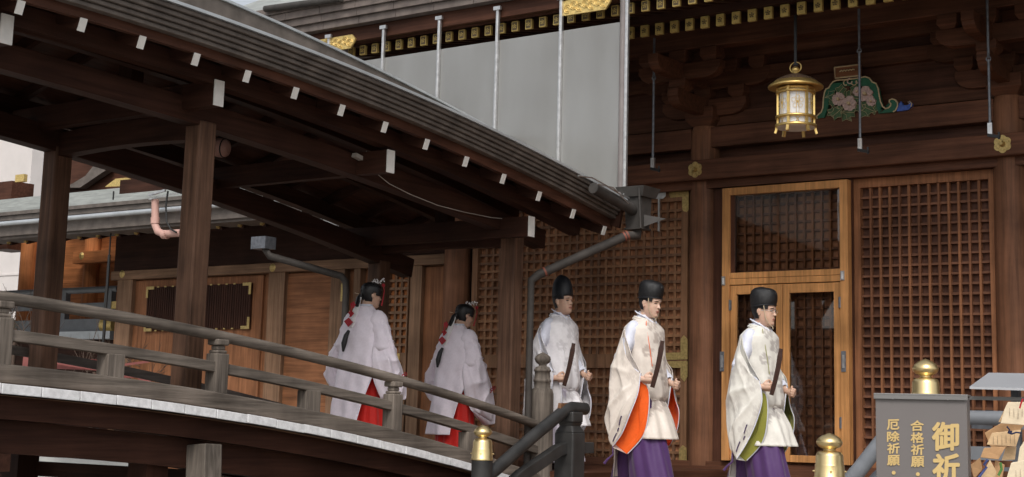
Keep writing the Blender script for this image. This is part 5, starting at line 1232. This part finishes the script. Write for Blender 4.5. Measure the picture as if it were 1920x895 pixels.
def priest(name_lab, px_, dist, fl_z, hgt, kind, cmat, lining, hak, under, hrot, seed, centers, hz=0.0, rz=0.0):
    p = pD(px_, 600, dist); rt = thing('person', name_lab, 'person', (p[0], p[1], fl_z), rz + 1e-4, group=None); OFF[rt.name] = Vector((0, 0, 0)); rt.scale = (hgt / 1.735,) * 3
    ph = seed * 1.7; hR = (.155, -.315, .93 + hz); hL = (.165, .20, .90)
    armR = ((-.02, -.19, 1.36), (-.06, -.32, 1.08), hR, (.93, .42, -.02), (0.2, .85, .35)); armL = ((-.02, .18, 1.36), (-.06, .27, 1.08), hL, (.9, -.3, -.12), (-.2, -.75, .2))
    b, Hm = body(rt, SK2 if kind == 'kanmuri_down' else SK, hrot, (.025, 0, 1.50 - (.01 if hgt < 1.65 else 0)), armR, armL, step=.16, hs=1.09 if hgt < 1.65 else 1.03)
    hair(rt, Hm, lambda z, a: (z > .172 and a < .9) or (z > .125 and .9 <= a < 1.45) or (a >= 1.75 and z > .045 + .0 * a) or (1.45 <= a < 1.75 and z > .13))
    # hats
    m = MB(); rows = []
    if kind.startswith('kanmuri'):
        pr = [(.150, .098, .092), (.158, .106, .098), (.175, .109, .101), (.20, .113, .104), (.23, .115, .105), (.26, .113, .101), (.283, .104, .092), (.300, .084, .072), (.310, .055, .046), (.315, .01, .01)]
    else:
        pr = [(.150, .100, .088), (.165, .106, .092), (.20, .107, .090), (.25, .104, .083), (.29, .096, .072), (.325, .080, .054), (.35, .058, .034), (.365, .034, .018), (.370, .01, .006)]
    for z, rx, ry in pr: rows.append([Hm @ Vector((-.006 + rx * math.cos(a), ry * math.sin(a), z + (.012 * math.cos(a) if z < .2 else -.02 * math.cos(a) * (z - .2) * 1.5))) for a in np.linspace(0, 2 * math.pi, 41)[:-1]])
    m.grid(rows, closed=True); m.add(rows[-1], [tuple(range(40))])
    hat = m.build('hat', LACE if kind.startswith('kanmuri') else SATIN, rt, solid=.005)
    if kind.startswith('kanmuri'):
        m = MB(); m.tube([Hm @ Vector((.088, 0, .235)), Hm @ Vector((.092, 0, .26)), Hm @ Vector((.082, .0, .282))], [.018, .022, .014], 12); m.build('hat_crest', LACE, hat)
        m = MB(); m.tube([Hm @ Vector((-.006 + .108 * math.cos(a), .101 * math.sin(a), .158 + .012 * math.cos(a))) for a in np.linspace(0, 2 * math.pi, 33)], .005, 6, cap=False); m.build('hat_band', SATIN, hat)
        m = MB()
        for s in (-1, 1): m.tube([Hm @ Vector((.035, s * .090, .165)), Hm @ Vector((.040, s * .082, .11)), Hm @ Vector((.052, s * .072, .05)), Hm @ Vector((.070, s * .045, .006)), Hm @ Vector((.080, 0, -.010))], .0042, 6)
        m.tube([Hm @ Vector((.080, 0, -.010)), Hm @ Vector((.084, .004, -.03))], .004, 6); m.build('chin_cord', CREAMC, rt)
    # layers
    robe(rt, 'under_robe', [(1.51, .062, .066, .0), (1.475, .072, .082, -.005), (1.44, .088, .125, -.01), (1.405, .106, .188), (1.34, .125, .218), (1.2, .135, .215), (1.0, .14, .19), (.95, .14, .19)], under, folds=.004, ph=ph)
    m = MB()     # crossed white collar
    for s in (-1, 1):
        m.beam([Vector((-.085, s * .02, 1.535)), Vector((-.04, s * .068, 1.520)), Vector((.03, s * .066, 1.485)), Vector((.078, s * .020, 1.445)), Vector((.085, -s * .012, 1.42))], .010, .042, up=(0, s * .9, .45))
    m.build('collar', under, rt)
    o, rw = robe(rt, 'outer_robe', [(1.475, .084, .090, .004), (1.455, .104, .130, .0), (1.43, .122, .182, 0), (1.39, .150, .246, 0), (1.32, .165, .246, 0), (1.20, .178, .220, 0), (1.05, .190, .208, 0), (.92, .208, .214, 0), (.82, .218, .218, 0), (.775, .212, .212, 0), (.758, .185, .195, .0), (.72, .20, .20, .01), (.60, .240, .225, .03), (.42, .285, .25, .05)], cmat, folds=.016, nf=7, ph=ph, centers=centers)
    m = MB(); m.tube([Vector((.004 - .02 + .086 * math.cos(a), .092 * math.sin(a), 1.478 - .018 * math.cos(a))) for a in np.linspace(0, 2 * math.pi, 33)], .011, 8, cap=False)
    m.tube([Vector((-.016 + .098 * math.cos(a), .106 * math.sin(a), 1.463 - .02 * math.cos(a))) for a in np.linspace(0, 2 * math.pi, 33)], .009, 8, cap=False); m.build('neck_band', cmat, rt)
    # front seam line, sash
    m = MB(); pts = []
    for z in np.linspace(1.45, 1.05, 12):
        v = lerp_tab(sorted([(1.475, .084, .090), (1.43, .122, .172), (1.39, .145, .215), (1.32, .162, .222), (1.20, .176, .212), (1.05, .190, .205), (.92, .208, .214)]), z); a = -.75 + (1.45 - z) * .35; pts.append(Vector((-.02 + (v[0] + .009) * math.cos(a), (v[1] + .009) * math.sin(a), z)))
    m.tube(pts, .003, 5); m.build('front_seam', lining, o)
    m = MB(); m.tube([Vector((-.02 + .180 * math.cos(a), .192 * math.sin(a), .762)) for a in np.linspace(0, 2 * math.pi, 33)], .013, 8, cap=False); m.build('sash', cmat, rt)
    hakama(rt, hak, .16, ph=ph)
    arm_cloth(rt, ((-1, armR), (1, armL)), under, r=(.072, .062, .055, .045))
    # train behind
    m = MB(); rows = []
    for i in range(30):
        t = i / 29; z = .70 - .62 * t; rows.append([Vector((-.215 - .03 * t + .012 * math.sin(6 * s + 5 * t + ph), s * (.14), z)) for s in np.linspace(-1, 1, 20)])
    m.grid(rows); m.build('back_panel', cmat, rt, attrs={'pat': [blossom(p[0] * .86 + p[1] * .51, p[2], ((-.2, .3, 1),)) for p in m.v]}, solid=.004)
    # sleeves
    hr = Vector(hR)
    T = [(-.07, -.245, 1.375), (.0, -.355, 1.26), (.075, -.385, 1.13), (.125, -.37, 1.03), tuple(hr + Vector((-.002, -.025, .052)))]
    B = [T[0], (-.135, -.27, 1.16), (-.165, -.30, .86), (-.17, -.32, .60), (-.11, -.34, .38)]
    C = [T[-1], tuple(hr + Vector((-.01, -.05, -.12))), (.09, -.40, .63), (.01, -.40, .46), (-.085, -.40, .345)] if lining is not OLV else [T[-1], tuple(hr + Vector((.02, -.02, -.12))), (.125, -.35, .62), (.05, -.37, .45), (-.045, -.385, .30)]
    C2 = [T[-1], tuple(hr + Vector((.03, .06, -.10))), (.175, -.235, .62), (.12, -.23, .44), (-.01, -.27, .285)]
    cs = [(-.20, 1.10, 1.25), (-.26, .78, 1.2), (-.10, .95, 1.1), (-.16, .55, 1.2), (-.30, .98, 1.0), (-.05, .72, 1.0)]
    sleeve(rt, T, B, C, C2, (-.03, -.06, .0), (.02, .015, 0), cmat, lining, ph, cs, trim=under, band=((.55, .66, .88), (.70, .74, .90), (.78, .90, .86)))
    # shoulder cap strip linking robe and sleeve
    hl = Vector(hL)
    T = [(-.03, .205, 1.395), (-.02, .31, 1.28), (-.01, .36, 1.13), (.08, .31, 1.04), tuple(hl + Vector((-.01, .005, .055)))]
    B = [T[0], (-.10, .26, 1.16), (-.13, .29, .86), (-.13, .30, .60), (-.06, .31, .40)]
    C = [T[-1], tuple(hl + Vector((.0, .05, -.12))), (.20, .26, .66), (.17, .28, .50), (.09, .29, .36)]
    C2 = [T[-1], tuple(hl + Vector((-.01, -.04, -.12))), (.13, .17, .66), (.10, .18, .50), (.06, .20, .33)]
    sleeve(rt, T, B, C, C2, (.0, .06, 0), (.0, -.02, 0), cmat, lining, ph + 1, [(.05, .8, 1), (.12, .55, 1)], trim=under)
    footwear(rt, .16, SHOE)
    # tassel cord on the hem
    if hak is not None and kind != 'eboshi':
        m = MB(); m.tube([Vector((-.08, -.40, .35)), Vector((-.07, -.41, .28)), Vector((-.12, -.41, .24)), Vector((-.15, -.42, .20))], [.004, .007, .010, .013], 7); m.build('tassel', hak, rt)
    # the baton in the right hand (top-level thing)
    s = hgt / 1.735
    base = Vector((p[0], p[1], fl_z))
    q0 = base + (Vector(hR) + Vector((.085, .030, -.07))) * s; q1 = base + (Vector(hR) + Vector((.155, .075, .335))) * s; ax = (q1 - q0)
    n_ = 12; pts = [q0 + ax * (i / n_) + Vector((0, 0, 0)) + Vector((.010 * math.sin(math.pi * i / n_), 0, 0)) for i in range(n_ + 1)]
    st = thing('ritual_baton', None, 'baton', q0)
    m = MB(); m.beam(pts, .050 * s, .011, up=(.75, -.6, 0), taper=[.80 + .2 * (i / n_) if i < n_ - 1 else .75 for i in range(n_ + 1)]); m.build('blade', plain('dark_yew_%d' % seed, (.045, .020, .014), .4, var=.25, scale=40), st, bevel=.003)
    return rt, st, Hm
WH = cloth('cool_white_silk', (.66, .65, .70), (.55, .55, .60), rough=.6)
UND = cloth('under_robe_white', (.68, .70, .80), rough=.7)
C1 = cloth('white_figured_silk', (.76, .74, .76), (.60, .58, .60), rough=.55)
C2_ = cloth('cream_figured_silk', (.74, .67, .60), (.50, .43, .38), rough=.42, bump=.10)
C3_ = cloth('ivory_figured_silk', (.72, .70, .64), (.46, .43, .40), rough=.45, bump=.10)
ORG = cloth('orange_lining', (.90, .13, .012), rough=.5); OLV = cloth('olive_lining', (.27, .27, .045), rough=.5)
PUR = cloth('purple_silk', (.075, .030, .125), rough=.55, bump=.1); LAV = cloth('pale_lilac_hakama', (.62, .58, .68), rough=.6)
cen = [(.13, 1.30, 1.15), (.21, 1.12, 1.0), (.10, 1.02, 1.0), (.20, .94, 1.0), (.13, .72, 1.0), (.02, 1.18, .9), (.05, 1.42, .9), (.18, 1.43, .8), (.02, .66, 1.0), (.22, .80, .9), (.24, 1.30, .8)]
r1, s1, _ = priest('priest in white robe and tall smooth black cap, just behind the wooden newel', 1052, 15.55, -.44, 1.80, 'eboshi', C1, C1, LAV, UND, (0, -3, -6), 1, cen, hz=-.07)
s1['label'] = 'dark wooden baton held by the priest in the tall smooth cap'
r2, s2, _ = priest('priest in cream robe with orange sleeve linings and purple trousers', 1211, 13.7, FLOOR, 1.735, 'kanmuri_down', C2_, ORG, PUR, UND, (0, 9, -4), 2, cen)
s2['label'] = 'dark wooden baton held by the priest with orange sleeve linings'
r3, s3, H3 = priest('leading priest in ivory robe with olive sleeve linings and glasses', 1427, 12.95, FLOOR, 1.625, 'kanmuri', C3_, OLV, PUR, UND, (0, 2, 2), 3, cen)
s3['label'] = 'dark wooden baton held by the priest with glasses'
m = MB()
for s in (-1, 1):
    m.tube([H3 @ Vector((.098 - .004 * abs(math.cos(a)), s * .033 + .022 * math.cos(a), .116 + .015 * math.sin(a))) for a in np.linspace(0, 2 * math.pi, 21)], .0017, 5, cap=False); m.tube([H3 @ Vector((.092, s * .056, .120)), H3 @ Vector((.0, s * .080, .118))], .0016, 5)
m.tube([H3 @ Vector((.100, -.011, .118)), H3 @ Vector((.104, 0, .121)), H3 @ Vector((.100, .011, .118))], .0017, 5); m.build('glasses', MT['steel'], r3)
# ---- shrine maidens
RED = cloth('vermilion_hakama', (.62, .018, .012), rough=.6, bump=.1); LILW = cloth('lilac_white_coat', (.92, .84, .92), rough=.65, sheen=.3, bump=.06); REDC = cloth('crimson_ribbon', (.38, .008, .02)); PAP = cloth('white_paper_wrap', (.80, .78, .78))
def maiden(lab, X, Yy, zf, hgt, rz, seed, hrot, low=0.0):
    rt = thing('person', lab, 'person', (X, Yy, zf), rz); OFF[rt.name] = Vector((0, 0, 0)); rt.scale = (hgt / 1.735,) * 3; ph = seed * 2.3
    armR = ((-.02, -.165, 1.36), (-.02, -.27, 1.10), (.20, -.16, 1.02), (.9, .4, 0), (0, .6, -.5)); armL = ((-.02, .165, 1.36), (-.02, .27, 1.10), (.20, .12, 1.02), (.9, -.4, 0), (0, -.6, -.5))
    b, Hm = body(rt, SK, hrot, (.03, 0, 1.50), armR, armL, step=.08, curlR=.6, curlL=.6)
    h = hair(rt, Hm, lambda z, a: (z > .165 and a < .8) or (a >= .8 and a < 1.35 and z > .10) or (1.35 <= a < 1.62 and z > .125) or (a >= 1.62 and z > .035), k=1.13, dz=.010)
    m = MB(); m.tube([Hm @ Vector((-.10, 0, .085)), Hm @ Vector((-.125, 0, .065)), Vector((-.14, .01, 1.50))], [.035, .026, .020], 12); m.build('hair_knot', HAIR, h)
    # paper wrap, ribbon pieces, hair tail
    m = MB(); a = Hm @ Vector((-.118, 0, .080)); rows = []
    for i in range(14):
        t = i / 13; c_ = a.lerp(Vector((-.185, .035, 1.28)), t); w_ = .026 + .016 * math.sin(t * 3); rows.append([c_ + Vector((.012 * math.cos(q), w_ * math.sin(q), 0)) for q in np.linspace(0, 2 * math.pi, 17)[:-1]])
    m.grid(rows, closed=True); m.build('paper_wrap', PAP, rt)
    m = MB()
    for (z, yy, w_, hh) in ((1.50, -.005, .030, .06), (1.415, .018, .040, .055), (1.33, .045, .062, .075)):
        m.prism([(yy - w_, z), (yy, z - hh * .6), (yy + w_, z + .01), (yy, z + hh * .6)], -.205 - (1.5 - z) * .05, -.198 - (1.5 - z) * .05, 'YZ')
    m.tube([Vector((-.20, .03, 1.52)), Vector((-.215, .01, 1.45)), Vector((-.21, .03, 1.38))], .006, 6); m.build('ribbon', REDC, rt)
    m = MB(); m.tube([Hm @ Vector((-.14, -.02, .105)), Hm @ Vector((-.155, .06, .118))], .0028, 5); m.tube([Vector((-.20, .05, 1.44)), Vector((-.205, -.02, 1.43))], .0035, 5); m.build('cord', CREAMC, rt)
    m = MB(); m.tube([Vector((-.20, .045, 1.25)), Vector((-.225, .055, 1.20)), Vector((-.245, .06, 1.12)), Vector((-.25, .062, 1.04))], [.014, .024, .028, .010], 12); m.build('hair_tail', HAIR, rt)
    arm_cloth(rt, ((-1, armR), (1, armL)), LILW, r=(.092, .105, .09, .07), name='coat_sleeve_top')
    # robes
    robe(rt, 'under_robe', [(1.52, .058, .060), (1.475, .068, .080), (1.43, .09, .13), (1.39, .11, .185), (1.2, .13, .195), (.95, .15, .19)], UND, folds=.004, ph=ph)
    m = MB(); rows = []     # skirt-like hakama
    for i in range(50):
        t = i / 49; z = 1.06 - 1.02 * t; row = []
        for k in range(120):
            a_ = 2 * math.pi * k / 120; pl = abs(((a_ * 11 / (2 * math.pi)) % 1) - .5) * 2; d_ = .022 * (pl - .5) * min(1, .2 + t * 1.6) + .008 * math.sin(3 * a_ + 4 * t + ph)
            row.append(Vector((-.01 + (.14 + .08 * t + d_) * math.cos(a_), (.165 + .075 * t + d_) * math.sin(a_), z)))
        rows.append(row)
    m.grid(rows, closed=True); m.build('hakama', RED, rt, solid=.004)
    def edge(z): return R(212 + max(0, min(1, (z - .35) / .65)) ** 1.4 * 40) if z < 1.0 else R(252 + min(1, (z - 1.0) / .12) * 108)
    robe(rt, 'coat', [(1.50, .068, .074), (1.465, .084, .105), (1.43, .108, .165), (1.385, .132, .215), (1.28, .160, .255), (1.1, .190, .285), (.85, .222, .300), (.55, .258, .315), (.33, .275, .325)], LILW, folds=.026, nf=5, ph=ph, az=(R(35), edge), solid=.004)
    T = [(-.03, -.20, 1.40), (-.03, -.31, 1.28), (-.01, -.36, 1.14), (.08, -.33, 1.06), (.20, -.21, 1.05)]
    B = [T[0], (-.12, -.22, 1.15), (-.16, -.25, .95), (-.13, -.27, .75), (-.06, -.29, .60)]
    C = [T[-1], (.23, -.27, .92 - low * .3), (.23, -.32, .80 - low * .5), (.23, -.35, .70 - low * .8), (.22, -.36, .60 - low)]
    C2 = [T[-1], (.20, -.15, .92), (.20, -.17, .80 - low * .5), (.19, -.20, .70 - low * .8), (.18, -.23, .58 - low)]
    sleeve(rt, T, B, C, C2, (-.02, -.05, 0), (0, .03, 0), LILW, LILW, ph)
    m = MB()
    for k in range(3):
        c_ = Vector((.12, -.385, .80 - .0 * k)) + Vector((.028 * k, 0, .02 * k)); m.tube([c_ + Vector((.018 * math.cos(t), 0, .015 * math.sin(t))) for t in np.linspace(0, 6.3, 11)], .005, 5)
    m.build('sleeve_cord', REDC, rt)
    T = [(-.03, .185, 1.375), (-.05, .27, 1.26), (-.04, .32, 1.12), (.05, .30, 1.04), (.20, .16, 1.05)]
    B = [T[0], (-.10, .28, 1.15), (-.13, .37, .98), (-.11, .42, .86), (-.05, .42, .70)]
    C = [T[-1], (.22, .20, .92), (.21, .28, .80), (.14, .36, .72), (.05, .42, .66)]
    C2 = [T[-1], (.20, .13, .92), (.20, .15, .80), (.17, .19, .70), (.05, .30, .62)]
    sleeve(rt, T, B, C, C2, (-.03, .05, 0), (0, -.02, 0), LILW, LILW, ph + 1)
    # blossoms in the hair and red tassel beside the face
    rg = random.Random(seed); m = MB()
    for k in range(26):
        u = rg.random(); a = Hm @ Vector((.085 - .11 * u, -.02 - .09 * (1 - u) * rg.random(), .243 + .05 * rg.random() * (1 - .5 * u)))
        for q in range(5): t = q * 1.257; m.tube([a, a + Vector((.007 * math.cos(t), .004 * math.sin(t), .007 * math.sin(t)))], [.003, .0035], 5)
    for k in range(6): m.tube([Hm @ Vector((.06 - .015 * k, -.05, .22)), Hm @ Vector((.09 - .02 * k, -.06 + .01 * k, .27 + .01 * (k % 2)))], .0014, 4, 1)
    m.build('blossom_hairpin', [PAP, MT['twig']], rt)
    m = MB(); c_ = Hm @ Vector((.085, -.075, .225))
    for q in range(6): t = q * 1.05; m.tube([c_, c_ + Vector((.016 * math.cos(t), -.004, .016 * math.sin(t)))], [.006, .009], 6)
    m.tube([c_, Hm @ Vector((.100, -.085, .17)), Hm @ Vector((.100, -.080, .09)), Hm @ Vector((.095, -.078, .02))], [.003, .004, .006, .008], 6); m.build('red_hair_tassel', REDC, rt)
    footwear(rt, .08, plain('straw_sandal_%d' % seed, (.4, .3, .15), .8))
    return rt
def onX(px_, X): y, _ = fX(px_, 700, X); return y
XM = -9.6
y1 = onX(684, XM); maiden('taller shrine maiden seen from behind, white coat over red skirt, left of the posts', XM, y1, zdk(min(y1, 12.3)), 1.66, R(86), 1, (0, 6, -26))
y2 = onX(860, XM); maiden('second shrine maiden seen from behind, further down the bridge by the last post', XM, y2, -.44, 1.64, R(78), 2, (0, 12, -14), .14)
# ============================================================ CAMERA, LIGHT
cam = bpy.data.cameras.new('camera'); co = bpy.data.objects.new('camera', cam); COL.objects.link(co); SC.camera = co
cam.sensor_width = 36; cam.lens = 36 * F / 1920; cam.shift_y = (PY - 447.5) / 1920; cam.clip_end = 2000; cam.clip_start = .1
r_ = M3 @ np.array([1, 0, 0]); u_ = M3 @ np.array([0, -1, 0]); b_ = M3 @ np.array([0, 0, -1])
mw = Matrix(((r_[0], u_[0], b_[0], 0), (r_[1], u_[1], b_[1], 0), (r_[2], u_[2], b_[2], 0), (0, 0, 0, 1))); co.matrix_world = mw
EL, AZ = 46.0, 150.0    # sun elevation, azimuth the light comes from (deg clockwise from +Y)
w = bpy.data.worlds.new('World'); SC.world = w; w.use_nodes = True; nt = w.node_tree
bg = nt.nodes['Background']; sk = nt.nodes.new('ShaderNodeTexSky'); sk.sky_type = 'NISHITA'; sk.sun_disc = False
sk.sun_elevation = R(EL); sk.sun_rotation = R(AZ); sk.dust_density = 4.0; sk.air_density = 1.0; sk.ozone_density = 1.0
hs = nt.nodes.new('ShaderNodeHueSaturation'); hs.inputs['Saturation'].default_value = 0.30
nt.links.new(sk.outputs[0], hs.inputs['Color']); nt.links.new(hs.outputs[0], bg.inputs['Color']); bg.inputs['Strength'].default_value = 0.13
sl = bpy.data.lights.new('sun', 'SUN'); sl.energy = 1.1; sl.angle = R(14); sl.color = (1, .96, .90)
so = bpy.data.objects.new('sun', sl); COL.objects.link(so)
d_ = Vector((math.sin(R(AZ)) * math.cos(R(EL)), math.cos(R(AZ)) * math.cos(R(EL)), math.sin(R(EL))))
so.rotation_euler = d_.to_track_quat('Z', 'Y').to_euler(); so.location = (0, 0, 20)
SC.view_settings.view_transform = 'Standard'; SC.view_settings.look = 'None'; SC.view_settings.exposure = 0.32; SC.view_settings.gamma = 1.0; SC.view_settings.use_curve_mapping = False
SC.cycles.use_denoising = True
SC.cycles.max_bounces = 6; SC.cycles.transparent_max_bounces = 8
